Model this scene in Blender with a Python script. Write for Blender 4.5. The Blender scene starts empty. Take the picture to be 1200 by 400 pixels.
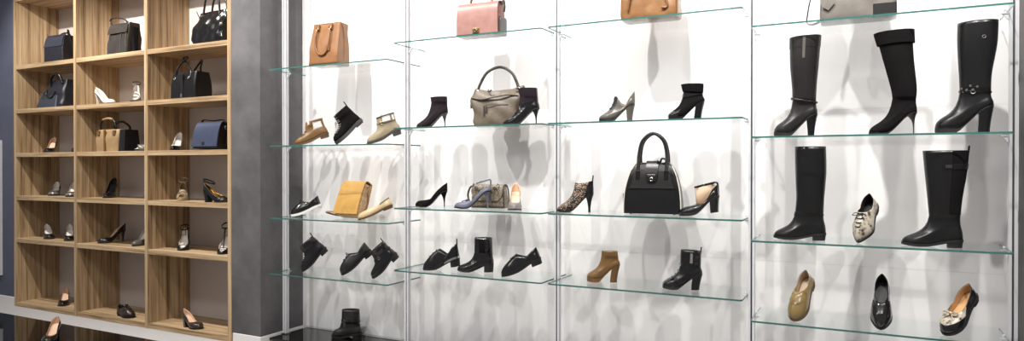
import bpy, math, random
import numpy as np
from mathutils import Vector, Matrix
PI = math.pi
SC = bpy.context.scene
COL = SC.collection
random.seed(7)
CZ = 1.31                      # eye height above the floor

# ------------------------------------------------------------------ materials
def lin(c):
    return tuple(((v/255)/12.92 if v/255 <= .04045 else ((v/255+.055)/1.055)**2.4) for v in c)
def new_mat(name):
    m = bpy.data.materials.new(name); m.use_nodes = True
    nt = m.node_tree; b = nt.nodes['Principled BSDF']
    return m, nt, b
def leather(name, rgb, rough=.38, bump=.15, scale=260, coat=0.0, metal=0.0, var=.12, spec=.5):
    m, nt, b = new_mat(name); c = lin(rgb)
    b.inputs['Roughness'].default_value = rough
    b.inputs['Metallic'].default_value = metal
    b.inputs['Specular IOR Level'].default_value = spec
    b.inputs['Coat Weight'].default_value = coat
    b.inputs['Coat Roughness'].default_value = .08
    tc = nt.nodes.new('ShaderNodeTexCoord')
    n = nt.nodes.new('ShaderNodeTexNoise'); n.inputs['Scale'].default_value = scale; n.inputs['Detail'].default_value = 3
    nt.links.new(tc.outputs['Object'], n.inputs['Vector'])
    n2 = nt.nodes.new('ShaderNodeTexNoise'); n2.inputs['Scale'].default_value = 18; n2.inputs['Detail'].default_value = 4
    nt.links.new(tc.outputs['Object'], n2.inputs['Vector'])
    r = nt.nodes.new('ShaderNodeValToRGB')
    r.color_ramp.elements[0].position = .3; r.color_ramp.elements[1].position = .7
    r.color_ramp.elements[0].color = tuple(v*(1-var) for v in c)+(1,)
    r.color_ramp.elements[1].color = tuple(min(1, v*(1+var)) for v in c)+(1,)
    nt.links.new(n2.outputs['Fac'], r.inputs['Fac']); nt.links.new(r.outputs['Color'], b.inputs['Base Color'])
    if bump:
        bp = nt.nodes.new('ShaderNodeBump'); bp.inputs['Strength'].default_value = bump; bp.inputs['Distance'].default_value = .002
        nt.links.new(n.outputs['Fac'], bp.inputs['Height']); nt.links.new(bp.outputs['Normal'], b.inputs['Normal'])
    return m
def plain(name, rgb, rough=.5, metal=0.0, spec=.5):
    m, nt, b = new_mat(name)
    b.inputs['Base Color'].default_value = lin(rgb)+(1,)
    b.inputs['Roughness'].default_value = rough; b.inputs['Metallic'].default_value = metal
    b.inputs['Specular IOR Level'].default_value = spec
    return m
def cells(name, stops, scale, rough=.4, noise=0.0, feature='F1'):
    m, nt, b = new_mat(name)
    tc = nt.nodes.new('ShaderNodeTexCoord'); v = nt.nodes.new('ShaderNodeTexVoronoi')
    v.inputs['Scale'].default_value = scale; v.feature = feature
    r = nt.nodes.new('ShaderNodeValToRGB'); cr = r.color_ramp
    while len(cr.elements) < len(stops): cr.elements.new(.5)
    for e, (p, c) in zip(cr.elements, stops): e.position = p; e.color = lin(c)+(1,)
    src = v.outputs['Distance']
    nt.links.new(tc.outputs['Object'], v.inputs['Vector'])
    if noise:
        n = nt.nodes.new('ShaderNodeTexNoise'); n.inputs['Scale'].default_value = 34; n.inputs['Detail'].default_value = 5
        nt.links.new(tc.outputs['Object'], n.inputs['Vector'])
        mx = nt.nodes.new('ShaderNodeMix'); mx.inputs[0].default_value = noise
        nt.links.new(v.outputs['Distance'], mx.inputs[2]); nt.links.new(n.outputs['Fac'], mx.inputs[3]); src = mx.outputs[0]
    nt.links.new(src, r.inputs['Fac']); nt.links.new(r.outputs['Color'], b.inputs['Base Color'])
    b.inputs['Roughness'].default_value = rough
    return m
def wood(name, axis):
    m, nt, b = new_mat(name)
    tc = nt.nodes.new('ShaderNodeTexCoord'); mp = nt.nodes.new('ShaderNodeMapping')
    mp.inputs['Scale'].default_value = (34, 34, .9) if axis == 'z' else (.9, 34, 34)
    n = nt.nodes.new('ShaderNodeTexNoise'); n.inputs['Scale'].default_value = 1.0; n.inputs['Detail'].default_value = 5; n.inputs['Roughness'].default_value = .62
    n.inputs['Distortion'].default_value = .35
    mp2 = nt.nodes.new('ShaderNodeMapping')
    mp2.inputs['Scale'].default_value = (120, 120, 4) if axis == 'z' else (4, 120, 120)
    n2 = nt.nodes.new('ShaderNodeTexNoise'); n2.inputs['Scale'].default_value = 1.0; n2.inputs['Detail'].default_value = 2
    nt.links.new(tc.outputs['Object'], mp.inputs['Vector']); nt.links.new(mp.outputs['Vector'], n.inputs['Vector'])
    nt.links.new(tc.outputs['Object'], mp2.inputs['Vector']); nt.links.new(mp2.outputs['Vector'], n2.inputs['Vector'])
    mx = nt.nodes.new('ShaderNodeMix'); mx.inputs[0].default_value = .3
    nt.links.new(n.outputs['Fac'], mx.inputs[2]); nt.links.new(n2.outputs['Fac'], mx.inputs[3])
    r = nt.nodes.new('ShaderNodeValToRGB'); cr = r.color_ramp
    cr.elements[0].position = .34; cr.elements[0].color = lin((108, 85, 59))+(1,)
    cr.elements[1].position = .66; cr.elements[1].color = lin((208, 184, 148))+(1,)
    e = cr.elements.new(.5); e.color = lin((176, 148, 113))+(1,)
    nt.links.new(mx.outputs[0], r.inputs['Fac']); nt.links.new(r.outputs['Color'], b.inputs['Base Color'])
    b.inputs['Roughness'].default_value = .48
    return m
def concrete(name, a, c):
    m, nt, b = new_mat(name)
    tc = nt.nodes.new('ShaderNodeTexCoord')
    n = nt.nodes.new('ShaderNodeTexNoise'); n.inputs['Scale'].default_value = 3.2; n.inputs['Detail'].default_value = 9; n.inputs['Roughness'].default_value = .68
    nt.links.new(tc.outputs['Object'], n.inputs['Vector'])
    r = nt.nodes.new('ShaderNodeValToRGB'); cr = r.color_ramp
    cr.elements[0].position = .32; cr.elements[0].color = lin(a)+(1,)
    cr.elements[1].position = .7; cr.elements[1].color = lin(c)+(1,)
    nt.links.new(n.outputs['Fac'], r.inputs['Fac']); nt.links.new(r.outputs['Color'], b.inputs['Base Color'])
    b.inputs['Roughness'].default_value = .55
    return m
def glass_mat():
    m = bpy.data.materials.new('clear_shelf_glass'); m.use_nodes = True; nt = m.node_tree
    for n in list(nt.nodes): nt.nodes.remove(n)
    out = nt.nodes.new('ShaderNodeOutputMaterial'); tr = nt.nodes.new('ShaderNodeBsdfTransparent'); gl = nt.nodes.new('ShaderNodeBsdfGlossy')
    tr.inputs['Color'].default_value = (.982, .99, .987, 1); gl.inputs['Roughness'].default_value = .02; gl.inputs['Color'].default_value = (.9, .95, .95, 1)
    lw = nt.nodes.new('ShaderNodeLayerWeight'); lw.inputs['Blend'].default_value = .5      # thin pane: Schlick reflectance
    pw = nt.nodes.new('ShaderNodeMath'); pw.operation = 'POWER'; pw.inputs[1].default_value = 5
    fr = nt.nodes.new('ShaderNodeMath'); fr.operation = 'MULTIPLY_ADD'; fr.inputs[1].default_value = .5; fr.inputs[2].default_value = .025
    nt.links.new(lw.outputs['Facing'], pw.inputs[0]); nt.links.new(pw.outputs[0], fr.inputs[0])
    mx = nt.nodes.new('ShaderNodeMixShader')
    nt.links.new(fr.outputs[0], mx.inputs[0]); nt.links.new(tr.outputs[0], mx.inputs[1]); nt.links.new(gl.outputs[0], mx.inputs[2])
    nt.links.new(mx.outputs[0], out.inputs[0])
    return m
M = {}
M['black'] = leather('black_leather', (19, 18, 19), .3)
M['blackshine'] = leather('polished_black_leather', (15, 14, 15), .18, .06, 200, .5)
M['patent'] = leather('black_patent', (16, 15, 16), .1, .0, 200, 1)
M['suede'] = leather('black_suede', (22, 20, 21), .95, .3, 600, spec=.1)
M['plum'] = leather('dark_plum_suede', (40, 33, 38), .9, .3, 600, spec=.15)
M['greyblack'] = leather('charcoal_leather', (31, 29, 28), .36, .25, 180)
M['pewter'] = leather('pewter_leather', (92, 88, 82), .3, .1, 200)
M['silver'] = leather('silver_grey_leather', (128, 122, 116), .3, .12, 160, metal=.35)
M['gunmetal'] = leather('gunmetal_leather', (70, 64, 60), .25, .35, 120, metal=.3)
M['tan'] = leather('tan_leather', (134, 94, 61), .28, .15, 200)
M['tandark'] = leather('dark_tan_edge', (120, 78, 42), .45)
M['camel'] = leather('camel_leather', (136, 98, 64), .26, .1, 200, var=.2)
M['cognac'] = leather('olive_brown_boot', (150, 118, 66), .42)
M['brown'] = leather('brown_leather', (112, 82, 44), .42)
M['brownheel'] = leather('brown_heel_leather', (104, 74, 40), .4)
M['mustard'] = leather('mustard_leather', (180, 138, 66), .5, .2, 200)
M['mustardside'] = cells('tan_snake_gusset', [(0, (90, 66, 40)), (.4, (176, 140, 96)), (.9, (222, 196, 160))], 90, .5, .4)
M['beige'] = leather('beige_nubuck', (150, 136, 112), .7, .2, 300)
M['taupe'] = leather('taupe_leather', (100, 90, 77), .46, .4, 120, var=.16)
M['taupedark'] = leather('dark_taupe_leather', (66, 60, 55), .42, .3, 150)
M['pink'] = leather('dusty_pink_leather', (152, 114, 106), .34, .1, 160, var=.14)
M['pinktop'] = leather('russet_leather', (112, 66, 54), .5)
M['olive'] = leather('olive_patent', (128, 108, 66), .18, .05, 200, .6)
M['navy'] = leather('navy_leather', (58, 66, 88), .4, .1, 200)
M['slate'] = leather('slate_blue_leather', (104, 106, 124), .45)
M['sand'] = leather('sand_leather', (158, 130, 94), .5)
M['cream'] = leather('cream_gold_leather', (206, 182, 142), .3)
M['white'] = leather('white_leather', (236, 230, 222), .3)
M['nude'] = plain('nude_lining', (226, 192, 164), .55)
M['beigelin'] = plain('beige_lining', (186, 162, 136), .6)
M['whitelin'] = plain('white_lining', (236, 228, 220), .5)
M['darklin'] = plain('dark_lining', (30, 28, 28), .8)
M['rubber'] = plain('black_rubber', (22, 22, 22), .6)
M['greyrubber'] = plain('grey_rubber_sole', (62, 60, 60), .6)
M['brownsole'] = plain('brown_rubber_sole', (96, 72, 46), .6)
M['whitesole'] = plain('white_rubber_sole', (232, 230, 224), .55)
M['chrome'] = plain('chrome', (205, 203, 200), .18, 1)
M['brass'] = plain('antique_brass', (170, 140, 84), .28, 1)
M['steel'] = plain('dark_steel', (120, 116, 112), .3, 1)
M['lace'] = plain('black_lace', (18, 18, 18), .8)
M['greylace'] = plain('grey_lace', (150, 146, 140), .8)
M['whitepipe'] = plain('ivory_piping', (226, 218, 204), .5)
M['snake'] = cells('grey_snakeskin', [(0, (34, 31, 28)), (.37, (62, 56, 50)), (.45, (160, 150, 134)), (.53, (178, 168, 152)), (1, (206, 198, 182))], 60, .3, .72)
M['snakebag'] = cells('taupe_snakeskin', [(0, (58, 51, 43)), (.35, (104, 93, 78)), (.8, (158, 146, 128))], 85, .4, .4)
M['perf'] = cells('black_laser_cut_lattice', [(0, (206, 176, 150)), (.34, (186, 156, 132)), (.42, (26, 23, 23)), (1, (20, 18, 18))], 165, .5)
M['navyblack'] = leather('blue_black_leather', (32, 32, 40), .42, .2, 200)
M['slatedark'] = leather('dark_slate_leather', (52, 54, 66), .4, .3, 160)
M['nudeleather'] = leather('nude_leather', (206, 172, 138), .4)
M['greycap'] = leather('grey_patent_toe', (128, 124, 124), .22)
M['nudetan'] = plain('tan_lining', (204, 160, 112), .5)
M['darkbrown'] = leather('dark_brown_leather', (46, 34, 30), .3)
M['darkpatent'] = leather('dark_brown_patent', (50, 36, 34), .16, .0, 200, 1)
M['glass'] = glass_mat()
M['glassedge'] = plain('green_glass_edge', (58, 106, 100), .12)
M['woodv'] = wood('oak_vertical_grain', 'z')
M['woodh'] = wood('oak_horizontal_grain', 'x')
M['wallwhite'] = plain('white_wall_panel', (240, 238, 238), .6, spec=.2)
M['backwhite'] = plain('pale_back_panel', (208, 200, 196), .6)
M['concrete'] = concrete('grey_concrete_panel', (72, 71, 73), (106, 104, 106))
M['bluewall'] = concrete('slate_blue_wall', (78, 82, 100), (90, 94, 112))
M['skirt'] = plain('white_skirting', (226, 224, 224), .4)
M['floor'] = plain('pale_polished_floor', (214, 208, 202), .25)
M['gloss'] = plain('black_gloss_plinth', (12, 11, 11), .03)
M['alu'] = plain('satin_aluminium', (212, 212, 216), .35, .0)
M['groove'] = plain('dark_groove', (70, 70, 74), .6)
M['panel'] = plain('pale_grey_panel', (190, 192, 200), .4)

# ------------------------------------------------------------------ mesh collector
class MB:
    def __init__(s): s.v = []; s.f = []; s.m = []
    def add(s, v, f, mi=0):
        o = len(s.v); s.v += [tuple(map(float, p)) for p in v]
        s.f += [tuple(i+o for i in q) for q in f]; s.m += [mi]*len(f); return s
    def loft(s, rings, closed=True, cap0=False, cap1=False, mi=0, flip=False):
        n = len(rings[0]); v = [p for r in rings for p in r]; f = []
        for k in range(len(rings)-1):
            for i in range(n if closed else n-1):
                j = (i+1) % n
                q = (k*n+i, k*n+j, (k+1)*n+j, (k+1)*n+i)
                f.append(q[::-1] if flip else q)
        if cap0: f.append(tuple(range(n))[::-1] if not flip else tuple(range(n)))
        if cap1: f.append(tuple((len(rings)-1)*n+i for i in (range(n) if not flip else range(n-1, -1, -1))))
        return s.add(v, f, mi)
    def box(s, x0, x1, y0, y1, z0, z1, mi=0):
        v = [(x0, y0, z0), (x1, y0, z0), (x1, y1, z0), (x0, y1, z0), (x0, y0, z1), (x1, y0, z1), (x1, y1, z1), (x0, y1, z1)]
        return s.add(v, [(3, 2, 1, 0), (4, 5, 6, 7), (0, 1, 5, 4), (1, 2, 6, 5), (2, 3, 7, 6), (3, 0, 4, 7)], mi)
    def tube(s, pts, r, seg=8, closed=False, mi=0, flat=1.0, sub=4):
        P = smooth(pts, sub, closed) if sub > 1 else [np.array(p, float) for p in pts]
        n = len(P); rings = []
        up = None
        for k in range(n):
            a = P[(k-1) % n] if (closed or k > 0) else P[k]
            b = P[(k+1) % n] if (closed or k < n-1) else P[k]
            t = b-a; t = t/(np.linalg.norm(t)+1e-12)
            if up is None:
                up = np.array([0, 0, 1.]) if abs(t[2]) < .9 else np.array([0, 1., 0])
            u = up-t*np.dot(up, t); u /= np.linalg.norm(u)+1e-12; w = np.cross(t, u); up = u
            rr = r[0]+(r[1]-r[0])*k/(n-1) if isinstance(r, tuple) else r
            rings.append([P[k]+rr*(math.cos(2*PI*i/seg)*u*flat+math.sin(2*PI*i/seg)*w) for i in range(seg)])
        if closed: rings.append(rings[0])
        return s.loft(rings, True, not closed, not closed, mi, True)
    def torus(s, c, R, r, axis='y', seg=20, rs=8, sx=1.0, mi=0):
        pts = []
        for k in range(seg):
            a = 2*PI*k/seg; u, w = R*sx*math.cos(a), R*math.sin(a)
            pts.append({'y': (c[0]+u, c[1], c[2]+w), 'x': (c[0], c[1]+u, c[2]+w), 'z': (c[0]+u, c[1]+w, c[2])}[axis])
        return s.tube(pts, r, rs, True, mi, sub=1)
def smooth(pts, sub=4, closed=False):
    P = [np.array(p, float) for p in pts]; n = len(P); out = []
    for k in range(n if closed else n-1):
        g = lambda i: P[i % n] if closed else P[min(max(i, 0), n-1)]
        a, b, c, d = g(k-1), g(k), g(k+1), g(k+2)
        for j in range(sub):
            t = j/sub
            out.append(.5*((2*b)+(-a+c)*t+(2*a-5*b+4*c-d)*t*t+(-a+3*b-3*c+d)*t**3))
    if not closed: out.append(P[-1])
    return out
def link_mesh(name, mb, mats, parent=None, sm=True, solid=None, bevel=None):
    me = bpy.data.meshes.new(name); me.from_pydata(mb.v, [], mb.f); me.update()
    for mt in (mats if isinstance(mats, (list, tuple)) else [mats]): me.materials.append(mt)
    me.polygons.foreach_set('material_index', mb.m)
    if sm: me.polygons.foreach_set('use_smooth', [True]*len(me.polygons))
    o = bpy.data.objects.new(name, me); COL.objects.link(o)
    if parent: o.parent = parent
    if bevel:
        b = o.modifiers.new('bevel', 'BEVEL'); b.width = bevel; b.segments = 2; b.limit_method = 'ANGLE'
    if solid:
        d = o.modifiers.new('solid', 'SOLIDIFY'); d.thickness = solid; d.offset = -1; d.use_even_offset = False
        if len(me.materials) > 1: d.material_offset = 1
    if sm and not solid:
        e = o.modifiers.new('edges', 'EDGE_SPLIT'); e.split_angle = math.radians(50)
    return o
def tag(o, label, cat, group=None):
    o['label'] = label; o['category'] = cat
    if group: o['group'] = group
    return o
def struct(name, mb, mats, sm=False, bevel=None):
    o = link_mesh(name, mb, mats, None, sm, None, bevel); o['kind'] = 'structure'; return o
class Thing:
    def __init__(s, name, label, cat, group=None):
        s.name, s.label, s.cat, s.group = name, label, cat, group; s.parts = []
    def part(s, name, mb, mats, parent=None, sm=True, solid=None, bevel=None, label=None):
        s.parts.append([name, mb, mats, parent, sm, solid, bevel, label]); return len(s.parts)-1
    def finish(s, loc, rot=0, M3=None, drop=True, lift=.0006):
        if M3 is not None:
            R = np.array(M3)
            for p in s.parts: p[1].v = [tuple(R @ np.array(v)) for v in p[1].v]
        if drop:
            mz = min(v[2] for p in s.parts for v in p[1].v)
            for p in s.parts: p[1].v = [(v[0], v[1], v[2]-mz+lift) for v in p[1].v]
        e = bpy.data.objects.new(s.name, None); COL.objects.link(e); e.empty_display_size = .05
        e.location = loc; e.rotation_euler = (0, 0, rot); tag(e, s.label, s.cat, s.group)
        objs = []
        for name, mb, mats, par, sm, solid, bevel, lab in s.parts:
            o = link_mesh(name, mb, mats, e if par is None else objs[par], sm, solid, bevel)
            if lab: o['label'] = lab
            objs.append(o)
        return e
def rotY(a): c, s = math.cos(a), math.sin(a); return [[c, 0, s], [0, 1, 0], [-s, 0, c]]
def rotX(a): c, s = math.cos(a), math.sin(a); return [[1, 0, 0], [0, c, -s], [0, s, c]]
def matmul(a, b): return (np.array(a) @ np.array(b)).tolist()
def sstep(a, b, x):
    t = np.clip((x-a)/(b-a), 0, 1); return t*t*(3-2*t)

# ------------------------------------------------------------------ shoes
TOES = {
 'round': [(.8, .965), (.88, .83), (.94, .62), (.98, .36), (1, 0)],
 'almond': [(.8, .92), (.88, .72), (.94, .48), (.98, .26), (1, 0)],
 'point': [(.78, .86), (.86, .62), (.93, .37), (.98, .17), (1, 0)],
 'square': [(.8, .97), (.9, .86), (.96, .72), (.99, .5), (1, 0)],
}
class Shoe:
    N = 48
    def __init__(s, L, wb, H, p, spring, toe, so, wo, zt, mode, shaft, toe_h, th, inst=.62, belly=0.0, wh=.7):
        N = s.N; s.L, s.H, s.p, s.th = L, H, p, th
        phi = np.arange(N)*2*PI/N
        ss = (1-np.cos(phi))/2; side = np.where(phi < PI, -1.0, 1.0); side[0] = 0
        cp = [(0, 0), (.015, .3*wh/.7), (.05, .5*wh/.7), (.1, .64*wh/.7), (.18, .7*wh/.7), (.35, .68), (.5, .8), (.62, .95), (.71, 1.0)]+TOES[toe]
        s.wf = lambda x: wb*np.interp(x, [c[0] for c in cp], [c[1] for c in cp])
        w = s.wf(ss); w[0] = 0; w[N//2] = 0
        s.zbf = lambda x: p+(H-p)*(1-sstep(.06, .66, x))+spring*np.clip((x-.74)/.26, 0, 1)**1.6
        s.s, s.side = ss, side
        s.P0 = np.stack([L*ss-L, side*w, s.zbf(ss)], 1)
        xo = so[0]+(so[1]-so[0])*ss
        wlim = np.minimum(wo, .94*s.wf(np.clip(xo, .03, 1)))
        yo = side*np.abs(np.sin(phi))**.75*wlim
        zo = np.interp(ss, [a for a, _ in zt], [b for _, b in zt])
        P3 = np.stack([L*xo-L, yo, zo], 1)
        dz = (P3[:, 2]-s.P0[:, 2])
        t = sstep(.5, .95, ss)
        a = (1-t)*.45*dz+t*toe_h
        P1 = s.P0+np.stack([0*a, side*belly*np.sin(phi)**2, a], 1)
        d = s.P0-P3
        if mode == 'low':
            c = .45*t+.12*(1-t)
            P2 = P3+np.stack([d[:, 0]*c, d[:, 1]*c, -dz*(.35*(1-t)+.12*t)], 1)
        else:
            c = .12*t
            P2 = P3+np.stack([d[:, 0]*c, d[:, 1]*.1, -dz*(.42*(1-t)+inst*t)], 1)
        tt = t[:, None]
        Pt = s.P0-d*np.array([.34 if mode == 'low' else .52, .5, 0]); Pt[:, 2] = s.P0[:, 2]+toe_h*(1.3 if mode == 'low' else 1.22)
        PM = (1-tt)*(P1+P2)/2+tt*Pt
        rings = []
        K = 11; s.K = K-1
        for k in range(K):
            u = k/(K-1)
            rings.append((1-u)**4*s.P0+4*u*(1-u)**3*P1+6*u*u*(1-u)**2*PM+4*u**3*(1-u)*P2+u**4*P3)
        if shaft:
            base = [(float(zo.mean()), (P3[0, 0]+P3[N//2, 0])/2, (P3[N//2, 0]-P3[0, 0])/2, float(wo), 0.0)]
            full = base+[tuple(x)+(0.0,)*(5-len(x)) for x in shaft]
            cv = smooth(full, 5)
            for q in cv[1:]:
                z, xc, rx, ry, sl = q
                x = xc-rx*np.cos(phi); f = min(1, (z-full[0][0])/max(1e-6, full[1][0]-full[0][0]))
                y = side*np.abs(np.sin(phi))**(.75+.25*f)*ry
                zz = z+sl*(x-xc)+(zo-zo.mean())*(1-f)
                rings.append(np.stack([x, y, zz], 1))
        s.R = np.array(rings)
    def at(s, a, v):                 # a: degrees from the toe (+ = local +y side), v: 0..1 vamp, 1..2 shaft
        N = s.N; f = ((180+a) % 360)/360*N
        k = v*s.K if v <= 1 else s.K+(v-1)*(len(s.R)-1-s.K)
        k = min(max(k, 0), len(s.R)-1-1e-6); k0 = int(k); fk = k-k0; i0 = int(f) % N; i1 = (i0+1) % N; fi = f-int(f)
        g = lambda kk, ii: s.R[min(kk, len(s.R)-1), ii]
        return (1-fk)*((1-fi)*g(k0, i0)+fi*g(k0, i1))+fk*((1-fi)*g(k0+1, i0)+fi*g(k0+1, i1))
    def nrm(s, a, v):
        e = s.at(a+4, v)-s.at(a-4, v); q = s.at(a, min(v+.06, 2))-s.at(a, max(v-.06, 0))
        n = np.cross(e, q); n = n/(np.linalg.norm(n)+1e-12)
        c = np.array([s.at(a, v)[0]-.0, 0, s.at(a, v)[2]-.02])
        return n
    def upper(s, holes=()):
        mb = MB(); N = s.N; v = s.R.reshape(-1, 3); f = []
        for k in range(len(s.R)-1):
            kv = (k+.5)/s.K if k < s.K else 1+(k+.5-s.K)/max(1, len(s.R)-1-s.K)
            for i in range(N):
                a = (i+.5)*360/N-180
                if any(h[0] < a < h[1] and h[2] < kv < h[3] for h in holes): continue
                j = (i+1) % N
                f.append((k*N+i, k*N+j, (k+1)*N+j, (k+1)*N+i))
        return mb.add(v, f)
    def patch(s, a0, a1, v0, v1, off=.0015, na=14, nv=6, mb=None):
        mb = mb or MB(); out = []; full = abs(a1-a0) >= 359
        for k in range(nv+1):
            v = v0+(v1-v0)*k/nv
            out.append([s.at(a0+(a1-a0)*i/na, v)+s.nrm(a0+(a1-a0)*i/na, v)*off for i in range(na+1)])
        inn = [[p for p in r] for r in out]
        for k in range(nv+1):
            v = v0+(v1-v0)*k/nv
            inn[k] = [s.at(a0+(a1-a0)*i/na, v)-s.nrm(a0+(a1-a0)*i/na, v)*.0002 for i in range(na+1)]
        loop = lambda r: r
        mb.loft(out, False)
        # rims
        mb.loft([inn[0], out[0]], False); mb.loft([out[-1], inn[-1]], False)
        if not full:
            mb.loft([[r[0] for r in out], [r[0] for r in inn]], False); mb.loft([[r[-1] for r in inn], [r[-1] for r in out]], False)
        return mb
    def slab(s, welt, ztop, zbot, x0=0, x1=1):
        N = s.N; mb = MB(); pts = s.P0.copy(); cx = -s.L/2
        sc = 1+welt/ (s.L/2); scy = welt
        x = cx+(pts[:, 0]-cx)*sc; y = pts[:, 1]+np.sign(pts[:, 1])*scy
        zt = ztop(s.s); zb = zbot(s.s)
        T = np.stack([x, y, zt], 1); B = np.stack([x, y, zb], 1)
        mb.loft([B, T])
        h = N//2
        for R, fl in ((T, False), (B, True)):
            f = [(i, i+1, (N-i-1) % N, (N-i) % N) for i in range(0, h)]
            f2 = []
            for q in f:
                q = tuple(dict.fromkeys(q))
                if len(q) >= 3: f2.append(q if fl else q[::-1])
            mb.add(R, [q[::-1] for q in f2])
        return mb
    def heel(s, kind, th):
        sh = {'stiletto': .2, 'slim': .22, 'block': .25, 'low': .28}.get(kind[0], .25)
        idx = [i for i in range(s.N) if s.s[i] <= sh]
        idx = sorted(idx, key=lambda i: (i if i > s.N/2 else i+s.N))
        P = s.P0[idx].copy(); P[:, 2] -= th
        P[:, 2] += .002
        xb, f1, powr = kind[1], kind[2], kind[3]      # heel tip centre from the back (m), scale at the tip, how fast it narrows
        c0 = np.array([P[:, 0].mean(), 0]); c1 = np.array([-s.L+xb, 0]) if xb else c0+np.array([.002, 0]); rings = []
        for k in range(9):
            t = k/8; g = 1-(1-t)**powr; f = 1+(f1-1)*g; c = c0+(c1-c0)*g
            q = np.stack([c[0]+(P[:, 0]-c0[0])*f, (P[:, 1])*f, P[:, 2]*(1-t)], 1); rings.append(q)
        mb = MB().loft(rings[::-1], True, True, True)
        return mb
HEELS = {'stiletto': ('stiletto', .018, .16, 3.2), 'slim': ('slim', .02, .3, 2.2), 'thick': ('block', .024, .6, 1.5), 'block': ('block', .03, .82, 1.5), 'chunky': ('block', .032, .95, 1.2), 'low': ('low', None, .97, 1.0)}
def bars(S, v0, v1, n, d, r=.0022, lift=.0025, mid=None):
    mb = MB()
    for k in range(n):
        v = v0+(v1-v0)*k/max(1, n-1)
        q = [S.at(a, v)+S.nrm(a, v)*lift for a in (-d, -d*.5, 0, d*.5, d)]
        mb.tube(q, r, 6, sub=2)
    return mb
def ellipse_band(xc, yc, z, rx, ry, h, th=.0022, slope=0.0, n=32):
    R = []
    for (o, dz) in ((0, -h/2), (th, -h/2), (th, h/2), (0, h/2)):
        R.append([(xc+(rx+o)*math.cos(2*PI*i/n), yc+(ry+o)*math.sin(2*PI*i/n), z+dz+slope*(rx*math.cos(2*PI*i/n))) for i in range(n)])
    R.append(R[0]); return MB().loft(R, flip=False)
def make_shoe(name, label, cat, loc, head, tilt=0, L=.24, wb=.042, H=.022, p=.008, spring=.006, toe='round', so=(.01, .52), wo=.03,
              zt=None, mode='low', shaft=None, toe_h=.03, heel='low', up='black', lining='darklin', sole='rubber', heelm=None, insole=None,
              holes=(), extras=(), welt=.0, belly=.004, inst=.62, group=None, upname='upper', wh=.7, roll=0, mid=None):
    th = min(p, .005) if H > .04 else p
    zt = zt or [(0, H+.062), (.45, H*.6+.052), (1, .082)]
    S = Shoe(L, wb, H, p, spring, toe, so, wo, zt, mode, shaft, toe_h, th, inst, belly, wh)
    T = Thing(name, label, cat, group)
    S.T = T
    S.up = T.part(upname, S.upper(holes), [M[up], M[lining]], solid=.0022)
    zb = S.zbf
    def zbot(x):
        return zb(x)-(p+(th-p)*(1-sstep(.45, .66, x)))
    S.sole = T.part('sole', S.slab(welt, lambda x: zb(x)+.0015, zbot), M[sole])
    if heel:
        S.heelp = T.part('heel', S.heel(HEELS[heel] if isinstance(heel, str) else heel, th if H > .04 else p), M[heelm or (up if H > .04 else sole)])
    if insole:
        T.part('insole', S.slab(-.0035, lambda x: zb(x)+.005, lambda x: zb(x)+.0025), M[insole])
    for fn in extras: fn(S, T)
    a = rotY(math.radians(tilt))
    if roll: a = matmul(a, rotX(math.radians(roll)))
    return T.finish(loc, math.radians(head), a)
# extras -----------------------------------------------------------------
def X_laces(v0=.62, v1=.98, n=4, d=22, m='lace', r=.0022, bow=True, eye=False):
    def fn(S, T):
        mb = bars(S, v0, v1, n, d, r)
        i = T.part('laces', mb, M[m], S.up)
        if bow:
            b = MB(); c = S.at(0, v1)+S.nrm(0, v1)*.006
            for sg in (-1, 1):
                b.tube([c, c+np.array([.006, sg*.016, .01]), c+np.array([.012, sg*.03, .0]), c+np.array([.008, sg*.014, -.003]), c], .0016, 6)
                b.tube([c, c+np.array([.012, sg*.012, -.004]), c+np.array([.024, sg*.02, -.018])], .0016, 6)
            T.part('bow', b, M[m], S.up)
        if eye:
            e = MB()
            for k in range(n):
                v = v0+(v1-v0)*k/max(1, n-1)
                for sg in (-1, 1): e.torus(S.at(sg*d, v)+S.nrm(sg*d, v)*.001, .003, .001, 'y', 10, 5)
            T.part('eyelets', e, M['steel'], S.up)
    return fn
def X_patch(name, a0, a1, v0, v1, m, off=.0018, na=14, nv=6, label=None):
    return lambda S, T: T.part(name, S.patch(a0, a1, v0, v1, off, na, nv), M[m], S.up, label=label)
def X_two(name, a0, a1, v0, v1, m, off=.0018):
    def fn(S, T):
        mb = S.patch(a0, a1, v0, v1, off); S.patch(-a1, -a0, v0, v1, off, mb=mb)
        T.part(name, mb, M[m], S.up)
    return fn
def X_pull(m='lace', h=.018, v=2):
    def fn(S, T):
        c = S.at(180, v); d = np.array([-.001, 0, 0])
        T.part('pull_tab', MB().tube([c+np.array([.003, -.005, -.01]), c+np.array([.0, -.004, h]), c+np.array([0, .004, h]), c+np.array([.003, .005, -.01])], .0035, 6), M[m], S.up)
    return fn
def X_cuff(v0=1.75, v1=2, m='suede', off=.006):
    return lambda S, T: T.part('cuff', S.patch(-180, 180, v0, v1, off, 40, 5), M[m], S.up)
def X_strap(v, dv, m='black', buckle=80, off=.003, bm='steel'):
    def fn(S, T):
        i = T.part('strap', S.patch(-180, 180, v, v+dv, off, 40, 3), M[m], S.up)
        if buckle is not None:
            c = S.at(buckle, v+dv/2)+S.nrm(buckle, v+dv/2)*(off+.001)
            T.part('buckle', MB().torus(c, .008, .0018, 'y', 14, 6), M[bm], i)
    return fn
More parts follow.
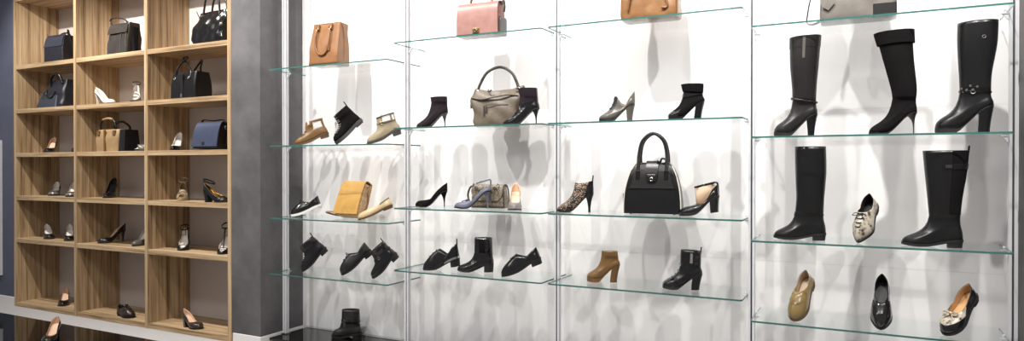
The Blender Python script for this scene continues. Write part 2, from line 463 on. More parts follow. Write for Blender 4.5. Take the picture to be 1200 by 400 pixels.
def X_ankle(xc, z, rx, ry, h=.008, m='black', slope=0.0, bm='steel', t=True):
    def fn(S, T):
        i = T.part('ankle_strap', ellipse_band(-S.L+xc, 0, z, rx, ry, h, .0022, slope), M[m])
        if bm: T.part('buckle', MB().torus((-S.L+xc+rx*.2, ry+.003, z), .006, .0014, 'y', 12, 6), M[bm], i)
        zb_ = z-slope*rx
        T.part('back_strap', MB().tube([(-S.L+.004, 0, S.H+.01), (-S.L+.001, 0, (S.H+zb_)/2+.02), (-S.L+xc-rx-.001, 0, zb_)], .0042, 8, flat=.5), M[m])
    return fn
def X_bow(v=.97, m='snake', w=.03):
    def fn(S, T):
        c = S.at(0, v)+S.nrm(0, v)*.004; b = MB()
        for sg in (-1, 1):
            b.tube([c, c+np.array([-.004, sg*w*.5, .009]), c+np.array([.0, sg*w, .006]), c+np.array([.008, sg*w*.6, .002]), c], .0035, 6)
            b.tube([c, c+np.array([.016, sg*w*.4, .002]), c+np.array([.03, sg*w*.75, -.004])], .003, 6)
        b.tube([c+np.array([-.004, 0, .004]), c+np.array([.006, 0, .006])], .006, 8)
        T.part('bow', b, M[m], S.up)
    return fn
def X_tassel(v=.95, m='brown'):
    return X_bow(v, m, .022)
def X_stud(pts, m='chrome', r=.004):
    def fn(S, T):
        b = MB()
        for a, v in pts: b.torus(S.at(a, v)+S.nrm(a, v)*.002, r, .0014, 'y', 10, 5)
        T.part('buckle', b, M[m], S.up)
    return fn
def X_plait(v, slope=.06, m='greyblack', n=36):
    def fn(S, T):
        b = MB()
        for q in (0, PI):
            pts = [S.at(-180+360*i/n, v+slope*math.sin(math.radians(-180+360*i/n+90))+.012*math.sin(i*1.4+q))+S.nrm(-180+360*i/n, v)*.004 for i in range(n)]
            b.tube(pts, .0032, 6, True, sub=2)
        T.part('plaited_strap', b, M[m], S.up)
    return fn

def pump(label, loc, head, L=.205, H=.088, toe='point', up='black', lining='nude', heel='stiletto', heelm=None, p=.006, op=.7, tilt=0, extras=(), back=.055, insole='nude', name='pump', cat='shoe', **k):
    zt = [(0, H+back), (.2, H+back*.62), (.45, H*.6+.04), (.75, H*.12+.036), (1, p+.036)]
    return make_shoe(name, label, cat, loc, head, tilt, L=L, wb=k.pop('wb', .038), H=H, p=p, spring=k.pop('spring', .004), toe=toe, so=(.005, op), wo=k.pop('wo', .033), zt=k.pop('zt', zt),
              mode='low', toe_h=k.pop('toe_h', .024), heel=heel, up=up, lining=lining, sole=k.pop('sole', 'rubber'), heelm=heelm or up, insole=insole, extras=extras, belly=.002, **k)
def lowshoe(label, loc, head, name='loafer', L=.245, H=.024, p=.008, up='blackshine', op=.52, tilt=0, throat=.08, back=.06, sidez=.046, **k):
    zt = [(0, H+back), (.3, H+back*.78), (.6, H*.5+sidez), (1, throat)]
    return make_shoe(name, label, k.pop('cat', 'shoe'), loc, head, tilt, L=L, H=H, p=p, up=up, so=(.01, op), zt=zt, wo=k.pop('wo', .03), welt=k.pop('welt', .002), toe_h=k.pop('toe_h', .034), **k)
def boot(label, loc, head, L=.21, H=.09, top=.18, za=None, xc=.062, ra=(.05, .034), rt=(.05, .036), xt=None, mids=(), name='ankle_boot', cat='boot', tilt=0, slope=0.0, **k):
    za = za if za is not None else H+.055
    so = ((xc-ra[0])/L, (xc+ra[0])/L); xt = xc if xt is None else xt
    sh = [(z, -L+x, rx, ry) for z, x, rx, ry in mids]+[(top, -L+xt, rt[0], rt[1], slope)]
    return make_shoe(name, label, cat, loc, head, tilt, L=L, H=H, so=so, wo=ra[1], zt=[(0, za-.004), (1, za+.004)], mode='boot', shaft=sh, **k)

# ------------------------------------------------------------------ bags
def rr(w, d, r, n=10):
    r = min(r, w/2-.001, d/2-.001); out = []
    for cx, cy, a0 in ((w/2-r, d/2-r, 0), (-w/2+r, d/2-r, 90), (-w/2+r, -d/2+r, 180), (w/2-r, -d/2+r, 270)):
        for i in range(n+1):
            a = math.radians(a0+90*i/n); out.append((cx+r*math.cos(a), cy+r*math.sin(a)))
    return out
def dens(r, m=3):
    out = []
    for i in range(len(r)):
        a, b = np.array(r[i]), np.array(r[(i+1) % len(r)])
        k = max(1, int(np.linalg.norm(b-a)/.018))
        out += [tuple(a+(b-a)*j/k) for j in range(k)]
    return out
def body(levels, sub=4, nz=0.0, seed=0, top=True, bottom=True, sag=0.0):
    """levels: (z, width, depth, corner radius, dx, dy)"""
    lv = smooth(levels, sub); base = dens(rr(levels[0][1], levels[0][2], levels[0][3]))
    rg = np.random.RandomState(seed); ph = rg.rand(8)*6.28; rings = []
    w0, d0 = levels[0][1], levels[0][2]
    for q in lv:
        z, w, d, r, dx, dy = q; ring = []
        for (x, y) in base:
            X, Y = x/w0*w+dx, y/d0*d+dy; Z = z
            if nz:
                n = math.sin(31*X+ph[0]+17*Z)*math.sin(43*Z+ph[1]+11*X)+.6*math.sin(71*X-39*Z+ph[2])*math.sin(23*Y+ph[3])
                s_ = min(1, z/.03)
                Y += nz*n*s_*(1 if y > 0 else -1); X += nz*.5*n*s_*(1 if x > 0 else -1)
            if sag: Z -= sag*(z/levels[-1][0])**3*math.cos(PI*X/max(w, .01))
            ring.append((X, Y, Z))
        rings.append(ring)
    return MB().loft(rings, True, bottom, top)
def flap(profile, w0, w1, th=.004, r=.0, seg=14, dx=0.0):
    """profile of (y, z); a sheet across the width w0 (first point) to w1 (last), rounded off at the end"""
    P = smooth([(a, b, 0) for a, b in profile], 4); n = len(P); top = []; bot = []
    for k in range(n):
        t = k/(n-1); w = w0+(w1-w0)*t
        if r and t > 1-r: u = (t-(1-r))/r; w *= math.sqrt(max(0.02, 1-.55*u*u))
        a, b = P[max(0, k-1)], P[min(n-1, k+1)]; tg = (b-a)/(np.linalg.norm(b-a)+1e-9); nn = np.array([-tg[1], tg[0]])
        if k == 0: ref = nn
        top.append([(dx-w/2+w*i/seg, P[k][0]+nn[0]*th/2, P[k][1]+nn[1]*th/2) for i in range(seg+1)])
        bot.append([(dx-w/2+w*i/seg, P[k][0]-nn[0]*th/2, P[k][1]-nn[1]*th/2) for i in range(seg+1)])
    mb = MB(); mb.loft(top, False); mb.loft(bot, False, flip=True)
    mb.loft([[r_[0] for r_ in top], [r_[0] for r_ in bot]], False); mb.loft([[r_[-1] for r_ in bot], [r_[-1] for r_ in top]], False)
    mb.loft([bot[0], top[0]], False); mb.loft([top[-1], bot[-1]], False)
    return mb
def arch(x0, x1, y, z0, z1, lean=0.0, k=7, flat=1.0):
    pts = []
    for i in range(k):
        a = PI*i/(k-1); x = (x0+x1)/2-(x1-x0)/2*math.cos(a)
        pts.append((x, y+lean*math.sin(a), z0+(z1-z0)*math.sin(a)**flat))
    return pts

# ================================================================== the setting
WY = 3.69                       # white wall behind the glass shelves
XL, XR = -3.61, .58             # recess sides
H0 = 3.3
struct('floor', MB().box(-9.5, 5, -4, 5, -.1, 0), M['floor'])
struct('ceiling', MB().box(-9.5, 5, -.6, 5, 3.55, 3.65), M['wallwhite'])
wb_ = MB().box(XL-.2, XR+.2, WY+.002, WY+.15, 0, 3.55, 1)
zs = [0, .168, .832, 1.586, 3.55]
for i in range(1, len(zs)-1):
    for xa, xb in ((XL-.2, XR+.2),):
        wb_.box(xa, xb, WY, WY+.02, zs[i]+.0005, zs[i+1]-.0005, 0)
struct('wall_back', wb_, [M['wallwhite'], M['skirt']])
struct('pillar', MB().box(-3.886, XL, H0+.002, WY+.2, .168, 3.55), M['concrete'])
struct('wall_right', MB().box(XR, XR+1.5, H0-.02, WY+.2, 0, 3.55), M['concrete'], bevel=.003)
struct('wall_left', MB().box(-9.5, -6.59, H0+.02, 4.2, .17, 3.55), M['bluewall'])
struct('baseboard_left', MB().box(-9.5, -6.59, H0+.012, 4.2, 0, .17), M['skirt'], bevel=.003)
struct('baseboard_pillar', MB().box(-3.87, XL+.004, H0-.004, WY+.2, 0, .168), M['skirt'], bevel=.003)
# pale panel on the blue wall
T = Thing('wall_panel', 'pale grey upright panel hung on the slate blue wall at the far left edge', 'panel')
T.part('face', MB().box(-.35, .35, -.016, 0, 0, 1.17), M['panel'], sm=False, bevel=.003)
fr = MB()
for q in ((-.36, .36, -.02, 0, -.012, 0), (-.36, .36, -.02, 0, 1.17, 1.182), (-.36, -.35, -.02, 0, 0, 1.17), (.35, .36, -.02, 0, 0, 1.17)): fr.box(*q)
T.part('frame', fr, M['alu'], sm=False)
T.finish((-7.165, H0+.02, .36), 0, drop=False)
# glossy black plinths
def plinth(name, label, x0, x1, y0, y1, z):
    T = Thing(name, label, 'plinth')
    i = T.part('top', MB().box(x0, x1, y0, y1, z-.02, z), M['gloss'], sm=False, bevel=.002)
    T.part('base', MB().box(x0+.02, x1-.02, y0+.02, y1-.02, 0, z-.02), M['rubber'], sm=False)
    T.finish((0, 0, 0), drop=False)
plinth('display_plinth', 'low glossy black plinth under the glass shelves carrying one black boot', -3.57, .55, 3.34, WY-.004, .16)
plinth('display_plinth', 'low glossy black plinth in front of the wooden shelving mirroring the wood', -8.2, -4.05, 1.9, 3.07, .11)

# ================================================================== wooden shelving
WXS = [-6.565, -5.688, -4.797, -3.905]
WZ = [2.752, 2.165, 1.786, 1.410, 1.039, .672, .118]
BD = .036; WYF, WYB = 3.30, 3.66
T = Thing('shelving_unit', 'tall oak shelving unit of open cells with white back holding bags and shoes', 'shelves')
for k, x in enumerate(WXS):
    T.part('side_panel' if k in (0, 3) else 'divider', MB().box(x-BD/2, x+BD/2, WYF, WYB, .1, 3.3), M['woodv'], sm=False, bevel=.0015)
for z in WZ:
    for k in range(3):
        T.part('shelf', MB().box(WXS[k]+BD/2+.0002, WXS[k+1]-BD/2-.0002, WYF+.001, WYB-.001, z-BD/2, z+BD/2), M['woodh'], sm=False, bevel=.0015)
T.part('top_board', MB().box(WXS[0]-BD/2, WXS[3]+BD/2, WYF, WYB, 3.3, 3.336), M['woodh'], sm=False, bevel=.0015)
T.part('back_panel', MB().box(WXS[0]-BD/2, WXS[3]+BD/2, WYB, WYB+.012, .1, 3.3), M['backwhite'], sm=False)
T.part('plinth', MB().box(WXS[0]-BD/2, WXS[3]+BD/2, WYF+.002, WYB, 0, .0998), M['skirt'], sm=False)
T.finish((0, 0, 0), drop=False)

# ================================================================== glass shelves
GXS = {'A': (-3.535, -2.5527), 'B': (-2.5118, -1.5404), 'C': (-1.507, -.519), 'D': (-.4835, .507)}
ZL = [1.951, 1.444, .967, .599]; ZH = [2.043, 1.536, 1.060, .690]
GYF, GYB = 3.30, 3.655
GT = {g: [z+.004+.0002 for z in (ZL if g in 'AD' else ZH)] for g in 'ABCD'}
glab = {
 'A': ['glass shelf beside the concrete pillar carrying the tan tote', 'glass shelf carrying a row of three lace-up and cut-out ankle boots', 'glass shelf carrying the mustard bag between two shoes', 'glass shelf carrying three tilted black lace-up shoes beside the pillar'],
 'B': ['glass shelf carrying the dusty pink satchel', 'glass shelf carrying the taupe slouch bag between two stiletto boots', 'glass shelf carrying the small snakeskin bag and pumps', 'glass shelf carrying three low-heeled black shoes in a row'],
 'C': ['glass shelf carrying the camel leather tote at the top', 'glass shelf carrying a pewter shoe and a black cuffed ankle boot', 'glass shelf carrying the black domed handbag with ivory piping', 'glass shelf carrying the brown platform ankle boot'],
 'D': ['glass shelf carrying the silver grey handbag', 'glass shelf carrying three tall heeled boots', 'glass shelf carrying two flat riding boots around a snakeskin shoe', 'lowest right glass shelf carrying three tilted loafers']}
def roundrect(x0, x1, y0, y1, r, n=6):
    return [((x0+x1)/2+a, (y0+y1)/2+b) for a, b in rr(x1-x0, y1-y0, r, n)]
for g in 'ABCD':
    x0, x1 = GXS[g]
    for k in range(4):
        z = (ZL if g in 'AD' else ZH)[k]
        T = Thing('glass_shelf', glab[g][k], 'shelf', 'glass shelves')
        o = roundrect(-(x1-x0)/2, (x1-x0)/2, -(GYB-GYF)/2, (GYB-GYF)/2, .018)
        mb = MB(); n = len(o)
        lo = [(a, b, -.004) for a, b in o]; hi = [(a, b, .004) for a, b in o]
        
        for i in range(n):
            j = (i+1) % n
            mb.add([lo[i], lo[j], hi[j], hi[i]], [(0, 1, 2, 3)], 0 if (o[i][1] > 0 and o[j][1] > 0 and abs(o[i][0]) < (x1-x0)/2-.001) else 1)
        mb.add(hi, [tuple(range(n))]); mb.add(lo, [tuple(range(n))[::-1]])
        T.part('pane', mb, [M['glass'], M['glassedge']], sm=False)
        for sx in (-1, 1):
            b = MB(); xe = sx*(x1-x0)/2; yc = 3.475-(GYF+GYB)/2
            xa, xb = sorted((xe-sx*.022, xe+sx*.004))
            b.box(xa, xb, yc-.009, yc+.009, -.0085, -.0045)
            v = [(xe+sx*.004, yc-.006, -.0085), (xe-sx*.018, yc-.006, -.0085), (xe+sx*.004, yc-.006, -.035), (xe+sx*.004, yc+.006, -.0085), (xe-sx*.018, yc+.006, -.0085), (xe+sx*.004, yc+.006, -.035)]
            b.add(v, [(0, 1, 2), (5, 4, 3), (0, 3, 4, 1), (1, 4, 5, 2), (2, 5, 3, 0)])
            b.loft([[(xe-sx*.008+.005*math.cos(2*PI*i/10), yc+.005*math.sin(2*PI*i/10), zz) for i in range(10)] for zz in (.0045, .011)], True, True, True)
            T.part('bracket', b, M['alu'], sm=False)
        T.finish(((x0+x1)/2, (GYF+GYB)/2, z), drop=False)
PX = [-3.557, -2.5325, -1.522, -.5012, .527]
plab = ['aluminium shelf post in front of the concrete pillar', 'aluminium shelf post between the boot shelves and the taupe bag bay', 'aluminium shelf post left of the perforated bootie', 'aluminium shelf post left of the tall boots bay', 'aluminium shelf post at the right edge beside the tall boots']
for x, lb in zip(PX, plab):
    T = Thing('shelf_post', lb, 'post', 'shelf posts')
    mb = MB(); w = .0145; g = .004; zt_ = 3.55; z0_ = .1602
    prof = [(-w, -w), (-g, -w), (-g, -w+.009), (g, -w+.009), (g, -w), (w, -w), (w, -g), (w-.009, -g), (w-.009, g), (w, g), (w, w), (-w, w), (-w, g), (-w+.009, g), (-w+.009, -g), (-w, -g)]
    mb.loft([[(a, b, z) for a, b in prof] for z in (z0_, zt_)], True, True, True)
    T.part('upright', mb, M['alu'], sm=False)
    T.part('foot', MB().box(-.022, .022, -.022, .022, z0_, z0_+.006), M['steel'], sm=False)
    ch = MB()
    for a, b in ((0, -w+.0085), (w-.0085, 0), (-w+.0085, 0)): ch.box(a-.0038, a+.0038, b-.0004, b+.0004, z0_+.01, zt_) if a == 0 else ch.box(a-.0004, a+.0004, b-.0038, b+.0038, z0_+.01, zt_)
    T.part('slot_strip', ch, M['groove'], sm=False)
    T.finish((x, 3.475, 0), drop=False)

def bagthing(label, group=None, name='handbag', cat='bag'): return Thing(name, label, cat, group)
# ------------------------------------------------------------------ glass bay beside the pillar
zA = GT['A']
T = bagthing('tan leather tote with looped front handle on the shelf beside the concrete pillar', name='tote_bag')
b = T.part('body', body([(0, .245, .12, .012, 0, 0), (.09, .24, .12, .014, 0, 0), (.2, .23, .095, .012, 0, .002), (.268, .222, .085, .01, 0, .004)], nz=.0015, seed=3, top=False), [M['tan'], M['tandark']], solid=.003)
hd = MB().tube([(-.058, -.05, .245), (-.06, -.062, .2), (-.062, -.066, .13), (-.035, -.068, .075), (.0, -.068, .06), (.035, -.068, .08), (.052, -.066, .14), (.05, -.06, .2), (.048, -.05, .245)], .0055, 10)
h = T.part('handle', hd, M['tandark'])
T.part('handle', MB().tube([(-.058, .05, .245), (-.06, .06, .2), (-.03, .064, .12), (.03, .064, .12), (.05, .058, .2), (.048, .05, .245)], .005, 8), M['tandark'])
for x in (-.058, .049):
    k = T.part('handle_tab', MB().box(x-.013, x+.013, -.0535, -.0475, .225, .266), M['tan'], sm=False, bevel=.002)
    T.part('ring', MB().torus((x, -.058, .232), .009, .002, 'y', 16, 6), M['brass'], k)
for sx in (-1, 1): T.part('gusset_seam', MB().tube([(sx*.1145, -.022, .262), (sx*.118, 0, .2), (sx*.122, 0, .02)], .002, 6), M['tandark'], b)
T.part('top_edge', MB().tube([(x*.222/.245, y*.085/.105+.004, .268) for x, y in dens(rr(.245, .105, .012))][::3], .0022, 6, True, sub=1), M['tandark'], b)
T.part('hang_tag', MB().box(.03, .06, -.068, -.065, .085, .12), M['tandark'], sm=False)
T.finish((-3.098, 3.40, zA[0]), 0, rotX(math.radians(-3)))

boot('tan brown ankle boot with side cut-out beside the aluminium post, toe to the left', (-3.41, 3.42, zA[1]), 218, L=.232, H=.03, top=.135, za=.1, xc=.072, ra=(.062, .034), rt=(.055, .032), xt=.068, up='brown', lining='whitelin', sole='brownsole', tilt=17, toe_h=.036,
     holes=[(82, 140, .78, 1.6), (-140, -82, .78, 1.6), (40, 60, 1.3, 2), (-60, -40, 1.3, 2)], extras=[X_laces(.5, .82, 3, 36, 'tandark', .0024, False), X_patch('heel_strap', 120, 240, 1.66, 1.98, 'brown', .003)], welt=.003)
boot('black suede high-top lace-up with thick grey sole, steeply tilted', (-3.035, 3.41, zA[1]), 222, L=.225, H=.03, p=.02, top=.152, za=.105, xc=.065, ra=(.06, .036), rt=(.055, .036), xt=.062, up='suede', sole='greyrubber', tilt=43, toe_h=.04, toe='round',
     extras=[X_laces(.4, .98, 6, 40, 'greylace', .0024, True, True), X_pull('lace', .022), X_laces(1.2, 1.85, 3, 40, 'greylace', .0022, False)], welt=.004, name='high_top_boot')
boot('beige nubuck ankle boot with buckled cut-out cuff at the right end of its row', (-2.79, 3.41, zA[1]), 216, L=.225, H=.036, top=.145, za=.098, xc=.07, ra=(.06, .035), rt=(.056, .034), xt=.062, up='beige', lining='whitelin', sole='greyrubber', tilt=19, toe_h=.036,
     holes=[(70, 120, 1.2, 1.72), (-120, -70, 1.2, 1.72), (135, 158, 1.2, 1.72), (-158, -135, 1.2, 1.72)], extras=[X_strap(1.02, .16, 'beige', 60, .003, 'brass'), X_strap(1.78, .2, 'taupedark', 70, .003, 'brass')], welt=.002)

lowshoe('black leather oxford with white sole beside the pillar, toe to the left', (-3.455, 3.43, zA[2]), 216, 'oxford_shoe', L=.208, H=.03, p=.014, up='blackshine', sole='whitesole', tilt=17, toe='almond', welt=.003, extras=[X_laces(.62, .97, 4, 20, 'lace', .002, True), X_patch('toe_cap', -65, 65, .02, .3, 'patent', .001)])
T = bagthing('mustard yellow flap bag with snakeskin side leaning between a black oxford and a cream shoe', name='crossbody_bag')
b = T.part('body', body([(0, .2, .075, .014, 0, 0), (.1, .2, .085, .016, 0, 0), (.215, .19, .06, .012, 0, 0)], nz=.0015, seed=5), M['mustardside'])
T.part('flap', flap([(.03, .222), (-.01, .232), (-.036, .222), (-.046, .17), (-.05, .09), (-.048, .002)], .196, .208, .004), M['mustard'])
T.part('back_panel', body([(0, .196, .006, .002, 0, .042), (.22, .188, .006, .002, 0, .034)]), M['mustard'])
st = MB().tube([(.1, .0, .2), (.112, -.01, .16), (.118, .01, .1), (.112, .0, .03)], .006, 8, flat=.4)
T.part('strap', st, M['tandark'])
T.part('strap_ring', MB().torus((.101, 0, .2), .012, .0025, 'x', 16, 6), M['brass'])
T.part('shoulder_strap', MB().tube([(-.098, .02, .2), (-.108, .0, .12), (-.112, -.02, .03), (-.128, -.045, .012), (-.16, -.052, .009), (-.172, -.02, .009), (-.14, .02, .009), (-.11, .03, .012)], .009, 8, flat=.35), M['brown'])
T.finish((-2.985, 3.465, zA[2]), math.radians(-4), rotX(math.radians(-21)))
lowshoe('cream gold flat slipper with white lining in front of the mustard bag', (-2.83, 3.372, zA[2]), 205, 'slipper', L=.235, H=.02, p=.007, up='cream', lining='whitelin', sole='brownsole', insole='whitelin', tilt=22, op=.6, throat=.05, back=.05, sidez=.036, toe='almond', toe_h=.028, extras=[X_two('trim', 95, 170, .9, .985, 'darklin', .0012)])

boot('black leather lace-up ankle boot tilted on its toe beside the pillar', (-3.36, 3.44, zA[3]), 222, L=.215, H=.034, p=.012, top=.145, za=.105, xc=.066, ra=(.06, .035), rt=(.054, .035), xt=.066, up='black', sole='rubber', tilt=41, toe_h=.036, extras=[X_laces(.45, .98, 5, 40, 'lace', .0028, False, True), X_laces(1.3, 1.85, 3, 36, 'lace', .0022, False, True), X_pull('lace', .02)], welt=.003, name='lace_up_boot')
lowshoe('black matte derby shoe with a big lace bow tilted between two ankle boots', (-3.02, 3.44, zA[3]), 222, 'derby_shoe', L=.24, H=.034, p=.012, up='greyblack', tilt=36, toe='round', throat=.092, toe_h=.04, welt=.003, wb=.044, extras=[X_laces(.7, .98, 3, 22, 'lace', .003, True)])
boot('black leather ankle boot with shining toe tilted at the right end of its row', (-2.76, 3.43, zA[3]), 220, L=.212, H=.036, p=.012, top=.142, za=.105, xc=.066, ra=(.058, .034), rt=(.052, .034), xt=.064, up='blackshine', sole='rubber', tilt=41, toe_h=.034, extras=[X_strap(.78, .12, 'black', 60), X_strap(1.45, .22, 'black', 60), X_pull('lace', .018)], welt=.003)
boot('black ankle boot standing alone on the glossy black plinth', (-3.205, 3.545, .16), 200, L=.205, H=.036, p=.012, top=.19, za=.1, xc=.075, ra=(.062, .038), rt=(.06, .04), xt=.075, up='greyblack', sole='rubber', toe_h=.036, extras=[X_strap(.86, .12, 'black', 60), X_strap(1.15, .12, 'black', 60)], welt=.003)

# ------------------------------------------------------------------ bay with the taupe bag
zB = GT['B']
T = bagthing('dusty pink structured satchel with metal clasp on the top shelf', name='satchel')
b = T.part('body', body([(0, .258, .095, .01, 0, 0), (.08, .258, .1, .012, 0, 0), (.18, .25, .075, .012, 0, 0)]), M['pinktop'])
T.part('flap', flap([(.036, .184), (0, .193), (-.036, .184), (-.052, .15), (-.056, .08), (-.054, .008)], .252, .262, .004), M['pink'])
c = T.part('clasp', MB().box(-.024, .016, -.0635, -.058, .012, .042), M['brass'], sm=False, bevel=.003)
T.part('clasp_button', MB().torus((-.004, -.065, .027), .007, .002, 'y', 14, 6), M['steel'], c)
T.part('gusset', body([(0, .014, .09, .004, .133, 0), (.09, .018, .08, .004, .134, 0), (.1, .012, .05, .004, .132, 0)]), M['taupedark'])
T.part('handle', MB().tube(arch(-.07, .07, 0, .188, .265), .007, 8), M['pinktop'])
T.part('strap', MB().tube([(.128, 0, .17), (.14, 0, .2), (.146, .005, .16), (.138, .01, .13)], .006, 8, flat=.4), M['taupedark'])
T.part('hem', MB().box(-.131, .131, -.0585, -.053, .004, .010), M['darklin'], sm=False)
T.finish((-1.962, 3.40, zB[0]), math.radians(2))

boot('black suede ankle boot with silver stiletto heel left of the taupe bag', (-2.405, 3.39, zB[1]), 205, L=.19, H=.092, p=.006, spring=.003, top=.185, xc=.052, ra=(.048, .032), rt=(.05, .035), xt=.056, up='plum', sole='rubber', heel='stiletto', heelm='steel', toe='almond', toe_h=.026, slope=-.05)
T = bagthing('taupe slouchy shoulder bag with front zip and arched handle', name='shoulder_bag')
b = T.part('body', body([(0, .255, .1, .03, -.01, 0), (.035, .285, .115, .035, -.006, 0), (.1, .305, .115, .035, 0, 0), (.165, .325, .095, .03, .0, 0), (.215, .31, .05, .02, .005, .0), (.23, .3, .03, .012, .006, 0)], nz=.007, seed=11, sag=.024), M['taupe'])
T.part('front_fold', MB().tube([(-.15, -.05, .17), (-.08, -.056, .158), (0, -.058, .168), (.08, -.055, .178), (.145, -.048, .172)], .006, 8, flat=.8), M['taupe'], b)
z_ = T.part('zip', MB().tube([(-.06, -.061, .122), (.01, -.0625, .126), (.085, -.061, .124)], .0022, 6), M['chrome'], b)
T.part('zip_pull', MB().box(-.066, -.058, -.066, -.0615, .065, .118), M['taupedark'], sm=False)
T.part('zip_pull', MB().box(-.052, -.044, -.066, -.0615, .08, .118), M['taupedark'], sm=False)
T.part('handle', MB().tube([(-.125, -.02, .2), (-.108, -.02, .25), (-.06, -.02, .318), (.02, -.02, .343), (.09, -.02, .31), (.125, -.02, .25), (.138, -.02, .205)], .0085, 10, flat=.75), M['taupedark'])
for x, z in ((-.125, .2), (.138, .203)):
    k = T.part('handle_tab', MB().box(x-.012, x+.012, -.036, -.004, z-.05, z), M['taupedark'], sm=False, bevel=.003)
    T.part('ring', MB().torus((x, -.03, z+.004), .012, .0026, 'y', 16, 6), M['chrome'], k)
T.part('side_pull', MB().box(-.168, -.155, -.03, -.02, .11, .16), M['taupedark'], sm=False, bevel=.002)
T.part('zip_pull', MB().tube([(-.05, -.03, .215), (-.04, -.05, .2), (-.02, -.05, .21)], .004, 6), M['taupedark'])
T.finish((-1.912, 3.51, zB[1]), math.radians(4))
boot('black pointed ankle boot with stiletto heel right of the taupe bag', (-1.815, 3.385, zB[1]), 202, L=.205, H=.094, p=.006, spring=.003, top=.205, xc=.058, ra=(.05, .032), rt=(.054, .036), xt=.066, up='blackshine', sole='rubber', heel='stiletto', toe='point', toe_h=.024, extras=[X_patch('shaft_panel', -150, 150, .88, 1.99, 'plum', .0012, 24, 10, 'dark suede shaft panel')])

pump('black suede stiletto pump with white lining at the left end of its shelf', (-2.435, 3.42, zB[2]), 206, L=.195, H=.098, up='suede', lining='whitelin', insole='whitelin', heel='stiletto', back=.05)
T = bagthing('small taupe snakeskin handbag behind a blue-grey pump', name='small_handbag')
b = T.part('body', body([(0, .215, .06, .012, 0, 0), (.06, .215, .07, .016, 0, 0), (.13, .2, .05, .014, 0, 0)]), M['snakebag'])
T.part('flap', flap([(.026, .132), (0, .139), (-.028, .132), (-.038, .1), (-.04, .045)], .2, .206, .004, .25), M['snakebag'])
T.part('side_trim', MB().tube([(.108, -.032, .004), (.109, -.037, .07), (.101, -.026, .13), (.101, .026, .13), (.109, .034, .07), (.108, .03, .004)], .0045, 8), M['taupedark'])
T.part('handle', MB().tube([(-.09, -.03, .13), (-.115, -.03, .12), (-.13, -.03, .075), (-.118, -.03, .035), (-.1, -.03, .03)], .006, 8), M['taupedark'])
ch = MB()
for i in range(9): ch.torus((-.085+.02*i, -.044, .135-.045*math.sin(PI*i/8)), .009, .0024, 'y' if i % 2 else 'x', 10, 5)
T.part('chain_strap', ch, M['steel'])
T.part('hem', MB().box(-.104, .104, -.038, -.031, .001, .014), M['taupedark'], sm=False, bevel=.002)
T.finish((-1.995, 3.555, zB[2]), math.radians(3))
pump('blue-grey slingback stiletto with ankle bow in front of the snakeskin bag', (-2.145, 3.40, zB[2]), 203, L=.215, H=.104, up='slate', lining='slate', insole='slate', heel='stiletto', op=.64, back=.03, extras=[X_ankle(.046, .158, .04, .032, .007, 'slate', -.3), X_bow(.99, 'slate', .02)], name='slingback_pump')
pump('nude stiletto pump with grey toe facing the camera right of the snakeskin bag', (-1.745, 3.385, zB[2]), -66, L=.2, H=.095, up='nudeleather', lining='nude', heel='stiletto', extras=[X_patch('toe_cap', -78, 78, .01, .97, 'greycap', .001)], wb=.04, wo=.036)

lowshoe('black leather brogue bootie with pull tab at the left end of its row', (-2.352, 3.385, zB[3]), 206, 'ankle_shoe', L=.225, H=.046, p=.01, up='blackshine', heel=('block', None, .96, 1.0), heelm='rubber', tilt=8, toe='almond', throat=.118, back=.09, sidez=.055, op=.5, extras=[X_laces(.6, .9, 3, 22, 'lace', .002, False), X_pull('lace', .02, 1), X_two('heel_gap_trim', 100, 170, .0, .1, 'chrome', .0008)])
boot('black leather chelsea ankle boot with notched block heel in the middle of its row', (-2.14, 3.425, zB[3]), 203, L=.215, H=.05, p=.008, top=.2, za=.11, xc=.06, ra=(.054, .034), rt=(.052, .036), xt=.062, up='blackshine', sole='rubber', heel=('block', None, .96, 1.0), heelm='rubber', toe='almond', toe_h=.028, extras=[X_two('elastic_gore', 66, 104, 1.05, 1.9, 'suede', .0008)])
lowshoe('black leather derby shoe with low heel tilted at the right end of its row', (-1.81, 3.37, zB[3]), 203, 'derby_shoe', L=.24, H=.034, p=.008, up='blackshine', tilt=21, toe='almond', throat=.094, op=.5, extras=[X_patch('tongue', -24, 24, .78, 1, 'black', .004), X_laces(.78, .97, 2, 20, 'lace', .002, False)])

# ------------------------------------------------------------------ bay with the black domed bag
zC = GT['C']
T = bagthing('camel leather tote with front handle loops on the top shelf left of the tall boots', name='tote_bag')
b = T.part('body', body([(0, .28, .11, .02, 0, 0), (.03, .29, .125, .022, 0, 0), (.14, .285, .115, .022, 0, 0), (.27, .26, .08, .016, 0, 0)], nz=.003, seed=21, top=False), [M['camel'], M['tandark']], solid=.003)
T.part('handle', MB().tube([(-.075, -.045, .24), (-.08, -.06, .2), (-.085, -.072, .13), (-.1, -.07, .045)], .0055, 8), M['tandark'])
T.part('handle', MB().tube([(.078, -.045, .24), (.085, -.06, .2), (.08, -.072, .12), (.098, -.068, .05), (.07, -.072, .045)], .0055, 8), M['tandark'])
T.part('handle', MB().tube(arch(-.08, .08, .045, .25, .36), .0055, 8), M['tandark'])
T.part('hem', MB().tube([(x, y, .008) for x, y in dens(rr(.284, .114, .02))][::2], .0025, 6, True, sub=1), M['tandark'], b)
T.part('side_seam', MB().tube([(.128, -.05, .26), (.142, -.056, .14), (.143, -.056, .01)], .0025, 6), M['tandark'], b)
T.finish((-.98, 3.41, zC[0]), math.radians(2))
